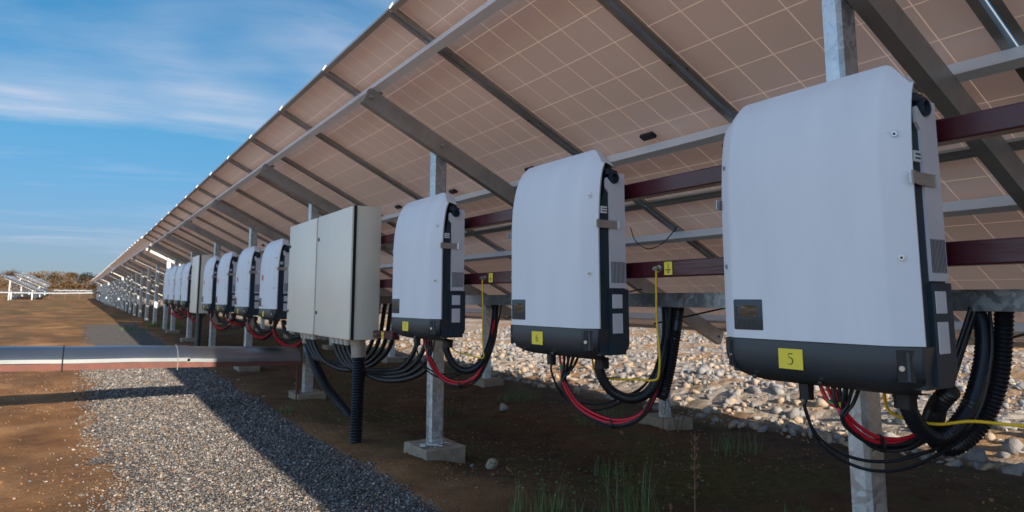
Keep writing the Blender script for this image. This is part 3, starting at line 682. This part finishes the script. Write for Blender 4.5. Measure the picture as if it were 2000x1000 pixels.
for i, o in enumerate(ROOTS):
    num = INV[i][0]
    mb = MB()
    if num:
        mb.box((-.0012, .003, .044), (.0006, .068, .092)); t_ = mb.build('number_label', 'label_yellow', o); t_['label'] = 'yellow label with number %d' % num
        mb = MB(); ribbon_digit(mb, DIG[num], .0355, .068, .026, -.0016); mb.build('number', 'ink', t_)
    else:
        mb.box((-.0012, .010, .040), (.0006, .052, .090)); mb.build('number_label', 'label_yellow', o)
        mb = MB(); mb.add([(-.0028, .100+.032*math.cos(6.283*k/24), .400+.026*math.sin(6.283*k/24)) for k in range(24)], [tuple(range(24))]); lg = mb.build('logo', 'logo_red', o)
        text_mesh('Fronius', .017, .100, .400, -.0034, 'sticker_white', lg, 'lettering')
        text_mesh('SYMO', .024, .06, .135, -.0026, 'logo_red', o, 'lettering')
        if i == 3:
            mb = MB(); mb.box((-.0034, .035, .165), (-.0018, .075, .245)); mb.build('paper_strip', 'sticker_white', o)

# ------------------------------------------------------------ cabinets
def make_cabinet(y0, y1, z0, z1, label, glands=True, group='beige steel cabinets on the red rails'):
    root = empty('electric_cabinet', (1.46, y0, z0), label, 'cabinet', group); W_, H = y1-y0, z1-z0
    mb = MB(); mb.bbox((.020, .006, .0), (.190, W_-.006, H), .004); mb.bbox((.012, .002, -.002), (.019, W_-.002, H+.002), .002); mb.build('housing', 'cabinet', root, smooth=30)
    mb = MB(); mb.bbox((-.012, 0.0, .004), (.010, W_, H-.004), .004); d = mb.build('door', 'cabinet', root, smooth=30)
    for z in (.19*H, .80*H):
        mb = MB(); mb.tube([(-.011, W_-.035, z), (-.016, W_-.035, z)], .013, 14); mb.box((-.0175, W_-.038, z-.007), (-.016, W_-.032, z+.007)); mb.build('lock', 'black', d, smooth=40)
    mb = MB(); mb.box((-.0005, .0, .0), (.019, .004, H)); mb.build('door_seal', 'black', root)
    if glands:
        for k in range(4):
            mb = MB(); x, y = .075, .26+k*.09
            mb.tube([(x, y, .001), (x, y, -.020)], .030, 8); mb.tube([(x, y, -.020), (x, y, -.045)], .024, 12); mb.build('cable_gland', 'gland', root, smooth=30)
    mb = MB()
    for z in (1.266-z0, .977-z0):
        if 0 < z < H: mb.box((.190, .1, z+.006), (.207, W_-.1, z+.046))
    mb.build('mounting_bracket', 'steel', root)
    return root
make_cabinet(4.12, 4.85, .645, 1.505, 'right and nearer of the twin beige cabinets, beside inverter 7')
make_cabinet(4.885, 5.62, .645, 1.505, 'left and farther of the twin beige cabinets')
cb = make_cabinet(10.62, 11.28, .705, 1.55, 'lone beige cabinet far down the row among the red-dotted inverters', glands=False)
mb = MB(); mb.prism([(.46, .60), (.40, .60), (.43, .70)], 0, -.0140, -.0122); mb.build('warning_sign', 'label_yellow', cb)

# ------------------------------------------------------------ conduits and cables
def conduit(path, r, label, group=None, step=.0052, seg=14, name='corrugated_conduit'):
    P = resample(spl(path, 10), step); rs = [r*(1.0 if i % 2 else .85) for i in range(len(P))]
    mb = MB(); mb.tube(P, rs, seg); o = mb.build(name, 'conduit', smooth=60); tag(o, label, 'conduit', group); return o
def cable(path, r, m, parent=None, name='cable', seg=8, n=8):
    mb = MB(); mb.tube(spl(path, n), r, seg); return mb.build(name, m, parent, smooth=60)
WHO = ['inverter 5', 'inverter 6', 'inverter 7', 'first inverter left of twin cabinets', 'second inverter left of twin cabinets', 'third inverter left of twin cabinets', 'inverter right of lone far cabinet',
       'first inverter left of lone far cabinet', 'second inverter left of lone far cabinet', 'third inverter left of lone far cabinet', 'the farthest inverter']
SH = [((1.550, -.015, .695), (1.570, -.024, .625), (1.610, -.036, .581), (1.660, -.056, .554), (1.720, -.096, .561), (1.775, -.135, .61), (1.80, -.15, .68), (1.87, -.20, .885)),
      ((1.550, .023, .695), (1.560, .006, .587), (1.600, -.040, .496), (1.660, -.140, .454), (1.720, -.213, .479), (1.780, -.231, .544), (1.840, -.239, .685), (1.880, -.241, .885)),
      ((1.550, -.017, .70), (1.560, -.041, .599), (1.620, -.071, .495), (1.680, -.153, .465), (1.740, -.226, .516), (1.820, -.223, .652), (1.87, -.19, .78), (1.880, -.150, .885))]
CO = [((1.595, -.155, .700), (1.600, -.159, .653), (1.640, -.164, .604), (1.700, -.180, .585), (1.780, -.202, .643), (1.840, -.212, .735), (1.875, -.209, .819), (1.895, -.189, .90)),
      ((1.595, -.155, .700), (1.600, -.150, .636), (1.640, -.166, .572), (1.700, -.207, .546), (1.765, -.237, .581), (1.820, -.240, .687), (1.865, -.223, .777), (1.895, -.194, .90)),
      ((1.595, -.155, .700), (1.60, -.152, .64), (1.64, -.168, .565), (1.70, -.20, .54), (1.76, -.225, .58), (1.82, -.215, .67), (1.865, -.18, .77), (1.895, -.15, .90))]
for i, (num, y, dz) in enumerate(INV):
    sh = SH[i] if i < 3 else SH[(1, 2, 0)[i % 3]]; cc = CO[i] if i < 3 else CO[(1, 2, 0)[i % 3]]; seed = random.Random(i); near = i < 3; q = 0 if near else dz
    root = empty('cable_bundle', (1.55, y, Z0+q), 'drooping red and black cables under %s' % WHO[i], 'cables', 'cable bundles under the inverters')
    def rel(p, dx=0, dy=0, dzz=0): return (p[0]-1.55+dx, p[1]+dy, p[2]-Z0+dzz)
    nred = 3; nblk = 6 if near else 4
    for k in range(nred+nblk):
        red = k < nred; a = seed.uniform(0, 6.28); rr = seed.uniform(.004, .014) if not red else .010
        if red: a = 2.2+k*.9
        off = (rr*math.cos(a), 0, rr*math.sin(a)+(.004 if red else -.002)); y0 = (.030-.0125*k if near else .03-.01*k)
        pts = [(sh[0][0]-1.55+.01*(k % 3), y0, sh[0][2]-Z0+.012), (sh[0][0]-1.55+.012*(k % 3), (y0+sh[1][1])/2+.002, -.035)]
        last = len(sh) if not (red) else (len(sh)-1 if i else 6)
        for j, p in enumerate(sh[1:last]):
            s_ = 1+.5*math.sin(j*1.3+k); pts.append(rel(p, off[0]*s_, off[1]+seed.uniform(-.003, .003), off[2]*s_+q*.0))
        cable(pts, .0048 if red else .0046, 'red_cable' if red else 'black_cable', root, 'red_cable' if red else 'black_cable', n=8 if near else 5, seg=8 if near else 6)
        if near and k in (0, 1, 4, 5):
            tm = MB(); p0, p1 = Vector(pts[1]), Vector(pts[2]); d = (p1-p0)
            tm.tube([p0, p0+d.normalized()*.018], .0058, 8, 0); tm.tube([p0+d.normalized()*.020, p0+d.normalized()*.038], .0058, 8, 1)
            tm.build('marker_tape', [('green_tape', 'blue_tape'), ('label_yellow', 'blue_tape'), ('label_yellow', 'blue_tape'), ('red_cable', 'green_tape')][(k, k, 2, 3, 2, 3)[k]], root, smooth=40)
    if near:
        p = Vector(rel(sh[3])); q_ = Vector(rel(sh[4])); d = (q_-p).normalized(); tm = MB(); tm.tube([p-d*.003, p+d*.003], .0215, 12); tm.tube([p, p+Vector((-.02, .01, -.018))], .0015, 5); tm.build('cable_tie', 'black', root)
    # thin signal cables from the left gland
    th_ = empty('signal_cables', (1.53, y+.048, Z0+q-.03), 'thin black cable pair hanging below %s' % WHO[i], 'cables', 'thin cable pairs under the inverters')
    for k in range(2):
        pts = [(0, .003*k, .0), (.002, .008-.002*k, -.03-.002*k), (.03+.01*k, -.01, -.10-.02*k), (.09, -.07-.02*k, -.145-.02*k), (.16, -.15-.02*k, -.135-.012*k), (.25, -.25, -.06), (.32, -.28, .10), (.36, -.27, .235)]
        cable(pts, .0042, 'black_cable', th_, 'thin_cable', n=7, seg=6)
    conduit([(p[0], y+p[1], p[2]+q) for p in cc], .0195 if near else .018, 'black corrugated conduit looping down from %s' % WHO[i], 'conduits under the inverters', step=.0052 if near else .009)
conduit([(1.66, .972-.225, .70), (1.68, .972-.182, .655), (1.74, .972-.135, .585), (1.80, .972-.150, .545), (1.87, .972-.19, .60), (1.895, .972-.23, .72), (1.905, .972-.25, .90)], .022, 'second black corrugated conduit, behind and right of inverter 5')
conduit([(1.90, 2.020-.25, .90), (1.875, 2.02-.252, .80), (1.85, 2.02-.240, .66), (1.825, 2.02-.232, .575), (1.81, 2.02-.225, .535)], .021, 'straight black corrugated conduit dropping from the tray right of inverter 6')
# earth wires
def earth_wire(path, label):
    P = spl(path, 10); mb = MB(); mb.tube(P, .0036, 10, 0)
    for f in range(len(mb.m)-2):
        if f % 10 == 3: mb.m[f] = 1
    o = mb.build('earth_wire', ['yellow_cable', 'green_wire'], smooth=60); tag(o, label, 'wire', 'yellow green earth wires')
mat('green_wire', (.10, .38, .06), .45)
yc = 2.02
earth_wire([(1.600, yc-.090, .695), (1.620, yc-.089, .632), (1.640, yc-.150, .616), (1.655, yc-.27, .624), (1.655, yc-.352, .630), (1.655, yc-.373, .652), (1.655, yc-.379, .721), (1.655, yc-.370, .840), (1.652, yc-.377, .999)], 'yellow green earth wire from inverter 6 up to a bolt on the lower red rail')
yc = 3.2
earth_wire([(1.600, yc-.15, .695), (1.620, yc-.149, .650), (1.640, yc-.22, .632), (1.655, yc-.36, .620), (1.655, yc-.40, .628), (1.655, yc-.392, .66), (1.655, yc-.385, .75), (1.655, yc-.386, .88), (1.652, yc-.387, .999)], 'yellow green earth wire from inverter 7 up to a bolt on the lower red rail')
yc = .972
earth_wire([(1.600, yc-.105, .690), (1.620, yc-.102, .643), (1.640, yc-.130, .624), (1.655, yc-.191, .620), (1.660, yc-.262, .636), (1.660, yc-.357, .641), (1.66, yc-.6, .66)], 'yellow green earth wire leaving inverter 5 to the right edge')
def earth_point(y, z, label, dy):
    r_ = empty('earth_bolt', (1.668, y, z), 'steel earth bolt with washers on the lower rail %s' % label, 'bolt', 'earth bolts on the rails')
    mb = MB(); mb.tube([(0, 0, 0), (-.004, 0, 0)], .013, 14); mb.tube([(-.004, 0, 0), (-.010, 0, 0)], .009, 6); mb.tube([(-.010, 0, 0), (-.030, 0, 0)], .0042, 8); mb.tube([(-.016, 0, 0), (-.022, 0, 0)], .0085, 6); mb.build('nut', 'screw', r_, smooth=30)
    s = empty('earth_sticker', (1.6675, y-dy, z), 'yellow square sticker with earth symbol on the rail %s' % label, 'sticker', 'earth stickers')
    mb = MB(); mb.box((-.0012, -.0195, -.0235), (.0, .0195, .0235)); mb.build('sticker_edge', 'ink', s)
    mb = MB(); mb.box((-.0018, -.018, -.022), (-.0012, .018, .022)); mb.build('sticker_face', 'label_yellow', s)
    mb = MB()
    mb.box((-.0024, -.0012, -.004), (-.0018, .0012, .017)); mb.box((-.0024, -.013, -.0055), (-.0018, .013, -.0033)); mb.box((-.0024, -.0085, -.0095), (-.0018, .0085, -.0075)); mb.box((-.0024, -.004, -.0135), (-.0018, .004, -.0115))
    mb.prism([(-.004, -.012), (.004, -.012), (0, -.018)], 0, -.0024, -.0018); mb.build('earth_symbol', 'ink', s)
earth_point(2.02-.377, 1.005, 'between inverters 5 and 6', .042); earth_point(3.2-.387, 1.005, 'between inverters 6 and 7', .055)
s = empty('earth_bracket', (1.60, 3.99, .66), 'short dark red bracket with earth sticker between the cabinet and inverter 7', 'bracket')
mb = MB(); mb.bbox((0, -.20, 0), (.05, .11, .045), .004); mb.build('arm', 'rail_red', s)
mb = MB(); mb.box((-.002, -.07, .003), (0, -.035, .043)); mb.build('sticker', 'label_yellow', s); mb = MB(); mb.tube([(-.0, -.0, .025), (-.03, -.0, .025)], .007, 8); mb.build('bolt', 'screw', s)
mb = MB(); mb.box((-.0026, -.054, .020), (-.002, -.051, .038)); mb.box((-.0026, -.064, .018), (-.002, -.041, .021)); mb.box((-.0026, -.059, .012), (-.002, -.046, .015)); mb.build('earth_symbol', 'ink', s)
mb = MB(); mb.box((.02, -.19, .04), (.045, -.16, .40)); mb.build('hanger', 'rail_red', s)
# cabinet conduits and loops
conduit([(1.555, 4.245, .66), (1.56, 4.24, .60), (1.562, 4.235, .42), (1.552, 4.21, .22), (1.535, 4.175, .05), (1.53, 4.165, -.06)], .043, 'thick black corrugated pipe from the right twin cabinet straight into the soil', 'big pipes below the twin cabinets', step=.0085, seg=20)
conduit([(1.555, 5.38, .66), (1.56, 5.375, .58), (1.60, 5.34, .42), (1.67, 5.30, .26), (1.76, 5.24, .12), (1.84, 5.22, .02), (1.88, 5.22, -.05)], .042, 'thick black corrugated pipe slanting from the left twin cabinet into the soil', 'big pipes below the twin cabinets', step=.0085, seg=20)
for (x, y, z0, r_), lb in (((1.556, 4.243, .53, .047), 'right'), ((1.557, 5.378, .56, .046), 'left')):
    mb = MB(); mb.tube([(x, y, .645), (x+.001, y, .62), (x+.002, y, .60), (x+.003, y-.001, z0+.03), (x+.004, y-.002, z0)], [r_*1.05, r_, r_*1.03, r_*.98, r_*1.0], 18); o = mb.build('tape_wrap', 'tape', smooth=50); tag(o, 'brown tape sleeve where the pipe enters the %s twin cabinet' % lb, 'tape')
conduit([(1.56, 11.0, .72), (1.555, 11.0, .5), (1.55, 10.98, .25), (1.55, 10.95, .02)], .05, 'thick black corrugated pipe from the lone far cabinet to the ground', step=.015, seg=12)
k_ = 0
for cyb, who in ((4.12, 'right'), (4.885, 'left')):
    for j in range(4):
        y = cyb+.26+j*.09; x = 1.535; e = y-(.95+.10*j if who == 'right' else .85)
        lowz = .395+.012*j
        pts = [(x, y, .64), (x+.005, y-.01, .56), (x+.05, y-.10, .45), (x+.12, y-.26, lowz), (x+.20, y-.46, lowz+.01), (x+.27, y-.62+.02*j, .47), (x+.33, y-.72+.03*j, .60), (x+.36, y-.76+.03*j, .88)]
        o = cable(pts, .0155, 'black_cable', name='power_cable', seg=10); k_ += 1
        tag(o, '%s black power cable looping down from the glands of the %s twin cabinet' % (('first', 'second', 'third', 'fourth')[j], who), 'cable', 'power cable loops under the twin cabinets')
# cable ties and loose strings on the array behind
def loose(path, label, r=.003):
    o = cable(path, r, 'black_cable', name='panel_cable', seg=6); tag(o, label, 'cable', 'thin black panel cables behind the rails')
for yy, who in ((1.62, 'between inverters 5 and 6'), (2.75, 'between inverters 6 and 7'), (.35, 'right of inverter 5')):
    loose([(2.42, yy+.35, 1.60), (2.38, yy+.28, 1.50), (2.36, yy+.15, 1.44), (2.40, yy-.05, 1.43), (2.55, yy-.25, 1.46)], 'thin black cable sagging under the panels %s' % who)
    loose([(2.95, yy+.4, 1.36), (2.93, yy+.34, 1.27), (2.92, yy+.22, 1.21), (2.93, yy+.10, 1.24), (2.95, yy+.0, 1.33)], 'small loop of black cable by the middle purlin %s' % who)
    loose([(2.03, yy+.42, .80), (2.3, yy+.3, .86), (2.7, yy+.05, .96)], 'straight black cable stretched behind the tray %s' % who, .004)

# ------------------------------------------------------------ cable bridge to the left
def bridge():
    root = empty('cable_bridge', (1.70, 6.02, .33), 'galvanised cable duct on a red channel crossing from the row to the left edge', 'cable duct')
    sl_ = -.030
    def sec(x0, x1, prof, nm, m, dz0=0, dz1=0, seg_=40, closed=False, sm=35):
        mb = MB(); n = 14; vs = []
        for i in range(n+1):
            x = x0+(x1-x0)*i/n; dz = dz0+(dz1-dz0)*i/n + .002*math.sin(i*1.7)
            for y, z in prof: vs.append((x-1.70, y, z+sl_*(x-1.70)+dz))
        k = len(prof); mb.add(vs, [(i*k+j, i*k+(j+1) % k, (i+1)*k+(j+1) % k, (i+1)*k+j) for i in range(n) for j in range(k if closed else k-1)]+([tuple(range(k)), tuple(n*k+j for j in range(k))] if closed else [])); return mb.build(nm, m, root, smooth=sm)
    lid = [(-.003, .050), (-.003, .078), (.000, .082), (.012, .100), (.035, .122), (.07, .145), (.12, .160), (.18, .165), (.25, .160), (.268, .150), (.27, .05)]
    lid = lid + [(y+(.002 if y < .13 else -.002), z-.002) for y, z in lid[::-1]]
    l = sec(-2.05, .80, lid, 'lid', 'galvanised_lid', closed=True); sec(.78, 1.69, [(y+.0, z-.004) for y, z in lid], 'lid', 'galvanised_lid', -.004, -.010, closed=True)
    sec(-5.2, -2.07, lid, 'lid', 'galvanised_lid', closed=True)
    ch = [(0, 0), (0, .048), (.26, .048), (.26, 0), (.255, 0), (.255, .043), (.005, .043), (.005, 0)]
    sec(-5.2, 1.70, ch, 'channel', 'bridge_red', closed=True); sec(-5.2, 1.70, [(-.006, .000), (-.006, .010), (.03, .010), (.03, .0)], 'lip', 'bridge_red', closed=True)
    for x in (.71, -.06, -1.2, -2.6):
        mb = MB(); z = sl_*(x-1.7)
        mb.tube([(x-1.7, -.009, -.012+z), (x-1.7, -.009, .082+z), (x-1.7, .035, .127+z), (x-1.7, .12, .165+z), (x-1.7, .2, .168+z), (x-1.7, .275, .15+z), (x-1.7, .275, -.012+z), (x-1.7, -.009, -.012+z)], .0035 if x > 0 else .005, 6); mb.build('strap', 'steel' if x > .5 else 'black', root)
    for x, yy in ((1.66, .02), (-2.4, .02), (-2.4, .24), (-4.8, .02), (-4.8, .24)):
        mb = MB(); zz = hz(x, 6.02+yy)-.33; mb.box((x-1.70, yy-.015, zz-.05), (x-1.67, yy+.015, sl_*(x-1.7)+.0)); 
        if x > 1: mb.tube([(x-1.70, yy, -.15), (x-1.80, yy, -.02)], .006, 6)
        mb.build('leg', 'bridge_red', root)
bridge()
for i, (y, z, x0, x1) in enumerate(((66, 1.42, -30, 1.6), (86, 1.60, -2.5, 1.6), (100, 2.0, -2.5, 1.5))):
    mb = MB(); n = 24; prof = [(0, 0), (0, .06), (.1, .12), (.3, .13), (.4, .06), (.4, 0)]; vs = []
    for k in range(n+1):
        x = x0+(x1-x0)*k/n
        for yy, zz in prof: vs.append((x, y+yy, z+zz+.03*math.sin(k*1.1)))
    mb.add(vs, [(a*6+b, a*6+(b+1) % 6, (a+1)*6+(b+1) % 6, (a+1)*6+b) for a in range(n) for b in range(6)]); 
    root = empty('cable_bridge', (x0, y, z), ('long shiny duct crossing the field in front of the far arrays', 'short shiny duct beside the row, middle distance', 'short shiny duct beside the row, farthest away')[i], 'cable duct', 'far cable ducts')
    o = mb.build('lid', 'galvanised_lid'); o.parent = root; o.matrix_parent_inverse = Matrix.Translation(-root.location)
    for k in range(0, n+1, 8):
        x = x0+(x1-x0)*k/n; lg = MB(); lg.box((x-.025, y+.1, hz(x, y)-.1), (x+.025, y+.15, z)); l_ = lg.build('leg', 'bridge_red'); l_.parent = root; l_.matrix_parent_inverse = Matrix.Translation(-root.location)

# ------------------------------------------------------------ plants
def blades(n, spread, hmin, hmax, width, lean=.35):
    mb = MB()
    for i in range(n):
        a = random.random()*6.28; d = spread*math.sqrt(random.random()); x, y = d*math.cos(a), d*math.sin(a); h = random.uniform(hmin, hmax); b = random.random()*6.28; l = random.uniform(.05, lean)*h*(1 if random.random() < .8 else 2.2)
        dx, dy = math.cos(b), math.sin(b); px, py = -dy*width*random.uniform(.6, 1.2), dx*width*random.uniform(.6, 1.2); vs = []
        for k in range(5):
            t = k/4; ww = (1-t*.92); cx, cy, cz = x+dx*l*t*t, y+dy*l*t*t, h*t-(.25*h*t**3 if random.random() < .0 else 0)
            vs += [(cx-px*ww, cy-py*ww, cz), (cx+px*ww, cy+py*ww, cz)]
        mb.add(vs, [(2*k, 2*k+1, 2*k+3, 2*k+2) for k in range(4)])
    return mb
def tuft(x, y, n, sp, h0, h1, m, label, wd=.0022, lean=.45):
    o = blades(n, sp, h0, h1, wd, lean).build('grass_tuft', m); o.location = (x, y, hz(x, y)-.005); tag(o, label, 'grass', 'grass tufts')
tuft(1.70, 2.42, 120, .16, .04, .19, 'grass', 'green grass tuft at the bottom edge below inverter 6')
tuft(1.84, 2.30, 70, .13, .04, .15, 'grass', 'low grass tuft at the bottom edge, right beside the tallest one')
tuft(2.06, 2.24, 100, .14, .06, .28, 'grass', 'tall thin grass tuft left of the dry reddish stalk')
tuft(2.55, 2.9, 60, .12, .04, .13, 'grass', 'dark grass tuft in the shade behind the bottom of inverter 6')
tuft(3.3, 3.9, 120, .2, .04, .14, 'grass', 'grass tuft at the foot of the rubble behind inverter 6')
tuft(3.45, 5.2, 130, .2, .04, .14, 'grass', 'grass tuft at the foot of the rubble behind inverter 7')
tuft(3.4, 2.75, 80, .15, .05, .16, 'grass', 'grass tuft near the rubble, left of the nearest post')
tuft(2.55, 1.75, 70, .12, .04, .13, 'grass', 'grass tuft in deep shade right of the nearest post')
tuft(1.45, 5.55, 110, .06, .02, .07, 'grass', 'small grass patch where the gravel meets the second footing')
tuft(2.75, 5.1, 30, .1, .03, .12, 'grass', 'sparse grass tuft under the cable loops of the cabinets')
tuft(1.95, 19.5, 300, .45, .08, .24, 'grass_bright', 'grass clump between the posts after the gap', .008)
tuft(1.15, 18.0, 110, .35, .04, .12, 'grass', 'dark grass clump in the shade at the end of the gravel', .008)
def weed(x, y, h, n, label, m='twig', bend=.12):
    root = empty('weed', (x, y, hz(x, y)-.01), label, 'weed')
    mb = MB(); b = random.random()*6.28; P = [Vector((math.cos(b)*bend*h*t*t, math.sin(b)*bend*h*t*t, h*t)) for t in [k/10 for k in range(11)]]
    mb.tube(P, [.0028*(1-.07*k) for k in range(11)], 6)
    for i in range(n):
        t = random.uniform(.35, 1); p = P[int(t*10)]; a = random.random()*6.28; l = random.uniform(.008, .03)*(h/.4)
        q = p+Vector((math.cos(a)*l, math.sin(a)*l, l*random.uniform(.3, 1.4))); mb.tube([p, q], [.0009, .0006], 4); mb.bbox(tuple(q-Vector((.0022,)*3)), tuple(q+Vector((.0022,)*3)), .0008, seg=1)
    mb.build('stem', m, root)
weed(2.25, 2.05, .40, 70, 'tall dry reddish stalk with seed heads at the bottom edge', 'dry_stem', .03)
weed(2.05, 2.0, .14, 12, 'short dry stalk left of the tall reddish stalk', 'dry_stem', .05)
for k, (x, y) in enumerate(((3.45, 3.25), (3.50, 3.33), (3.40, 3.36), (3.36, 3.2))):
    weed(x, y, .26+.05*k, 22, ('bare dark weed in front of the rear footing', 'tallest bare weed touching the rear footing', 'bare weed left of the rear footing', 'thin bare weed leaning before the rear footing')[k], 'twig', .35)
# ground litter: twigs and leafy creepers in the shade
def creeper():
    mb = MB()
    for i in range(420):
        x, y = random.gauss(2.35, .33), random.gauss(2.95, .38); z = hz(x, y); a = random.random()*6.28; l = random.uniform(.006, .016); t = random.uniform(.2, .9)
        c = Vector((x, y, z+random.uniform(.004, .03))); u = Vector((math.cos(a), math.sin(a), t)).normalized()*l; v = Vector((-math.sin(a), math.cos(a), 0))*l*.55
        mb.add([c-u*.2, c+u*.5-v, c+u*1.2, c+u*.5+v], [(0, 1, 2, 3)])
    tag(mb.build('creeping_weeds', 'leaf_creeper'), 'low leafy weeds on the shaded soil', 'weeds', kind='stuff')
    mb = MB()
    for i in range(46):
        x, y = random.gauss(2.3, .35), random.gauss(2.9, .4); a = random.random()*6.28; L = random.uniform(.06, .22); P = []
        for k in range(6):
            t = k/5; P.append((x+math.cos(a)*L*t+.02*math.sin(t*5+i), y+math.sin(a)*L*t, hz(x+math.cos(a)*L*t, y+math.sin(a)*L*t)+.006+.02*math.sin(t*3.1)))
        mb.tube(P, .0018, 5)
    tag(mb.build('twigs', 'twig'), 'fallen dry twigs among the weeds', 'twigs', kind='stuff')
mat('leaf_creeper', (.05, .10, .025), .6, vary=(.10, .14, .03), vs=12)
creeper()

# ------------------------------------------------------------ trees on the horizon
def tree_mesh(kind, h, seed):
    rd = random.Random(seed); tr = MB(); cr_ = MB()
    tr.tube([(0, 0, -.3), (rd.uniform(-.1, .1), 0, h*.35), (rd.uniform(-.3, .3), rd.uniform(-.3, .3), h*.8)], [h*.035, h*.026, h*.008], 7)
    blobs = []
    for i in range(16):
        a = rd.random()*6.28; zz = rd.uniform(.12, .9)*h; rr = h*(.06+.30*(1-(zz/h)**1.5))*rd.uniform(.3, 1); q = Vector((rr*math.cos(a), rr*math.sin(a), zz)); blobs.append((q, h*rd.uniform(.12, .22)))
        tr.tube([(0, 0, zz*.6), q*.6+Vector((0, 0, zz*.35)), q], [h*.012, h*.008, h*.003], 5)
    bare = kind == 2
    for q, r_ in blobs + [(Vector((0, 0, h*.9)), h*.12)]:
        for i in range(60 if bare else 190):
            d = Vector((rd.gauss(0, 1), rd.gauss(0, 1), rd.gauss(0, .8))).normalized()*r_*rd.random()**.4*1.2; c = q+d; s_ = h*rd.uniform(.012, .026)
            u = Vector((rd.gauss(0, 1), rd.gauss(0, 1), rd.gauss(0, 1))).normalized()*s_; v = u.orthogonal().normalized()*s_*.7; cr_.add([c-u, c-v, c+u, c+v], [(0, 1, 2, 3)])
        if bare:
            for i in range(22):
                d = Vector((rd.gauss(0, 1), rd.gauss(0, 1), abs(rd.gauss(0, 1.4)))).normalized()*r_*2; tr.tube([q, q+d], [h*.003, h*.001], 3)
    return tr, cr_
TN = ['dense ochre autumn tree', 'dark green bushy tree', 'nearly bare brown tree', 'low brown autumn bush']
protos = []
for k, (kind, h, lf) in enumerate(((0, 7, 'leaf_ochre'), (1, 8, 'leaf_green'), (2, 9, 'leaf_brown'), (3, 5, 'leaf_brown'))):
    tr, cr_ = tree_mesh(kind, h, 40+k); e = empty('tree', (0, 0, 0), 'x', 'tree', 'trees along the horizon'); t_ = tr.build('trunk', 'bark', e); cr_.build('crown', lf, e); protos.append(e)
TX = [(-64, 1, 1.0), (-58, 1, .8), (-53, 0, .55), (-49, 0, .65), (-45, 3, .8), (-41, 0, .9), (-37.5, 1, 1.05), (-34, 0, .95), (-30.5, 2, .95), (-27, 3, 1.2), (-23.5, 2, .95), (-20, 0, .8), (-16.5, 2, .9), (-13, 3, 1.2), (-9.5, 0, .95), (-6, 1, 1.0), (-2, 0, 1.0), (2, 1, 1.1), (6, 0, 1.0), (11, 3, 1.2), (17, 2, 1.0)]
used = set()
PLC = ['at the left edge of the horizon', 'left part of the horizon', 'over the left arrays', 'above the middle arrays', 'behind the arrays on the left', 'rising over the pale arrays', 'above the right end of the far arrays', 'in the middle of the tree line', 'by the gap in the tree line', 'right half of the tree line', 'just before the row meets the horizon', 'where the row meets the horizon', 'behind the far end of the row']
for i, (x, kd, s_) in enumerate(TX):
    y = 232+random.uniform(-8, 8)-abs(x)*.15; e = protos[kd] if kd not in used else copy_tree(protos[kd]); used.add(kd)
    e.location = (x, y, hz(x, y)-.2); e.rotation_euler.z = random.random()*6; e.scale = (s_*1.15, s_*1.15, s_*random.uniform(.55, .72))
    e['label'] = '%s, number %s from the left in the tree line' % (TN[kd], i+1)
def undergrowth():
    mb = MB()
    for i in range(15000):
        x = random.uniform(-75, 25); y = 228+random.uniform(-6, 10); h = 2.0+2.0*float(vn(x*.25, 3.3)); z = hz(x, y)+random.random()**1.3*h*1.4; s_ = random.uniform(.10, .26)
        u = Vector((random.gauss(0, 1), random.gauss(0, 1), random.gauss(0, 1))).normalized()*s_; v = u.orthogonal().normalized()*s_; c = Vector((x, y, z)); mb.add([c-u, c-v, c+u, c+v], [(0, 1, 2, 3)], random.choice((0, 0, 1)))
    tag(mb.build('undergrowth', ['leaf_brown', 'leaf_ochre']), 'brown brush below the tree line on the horizon', 'brush', kind='stuff')
undergrowth()
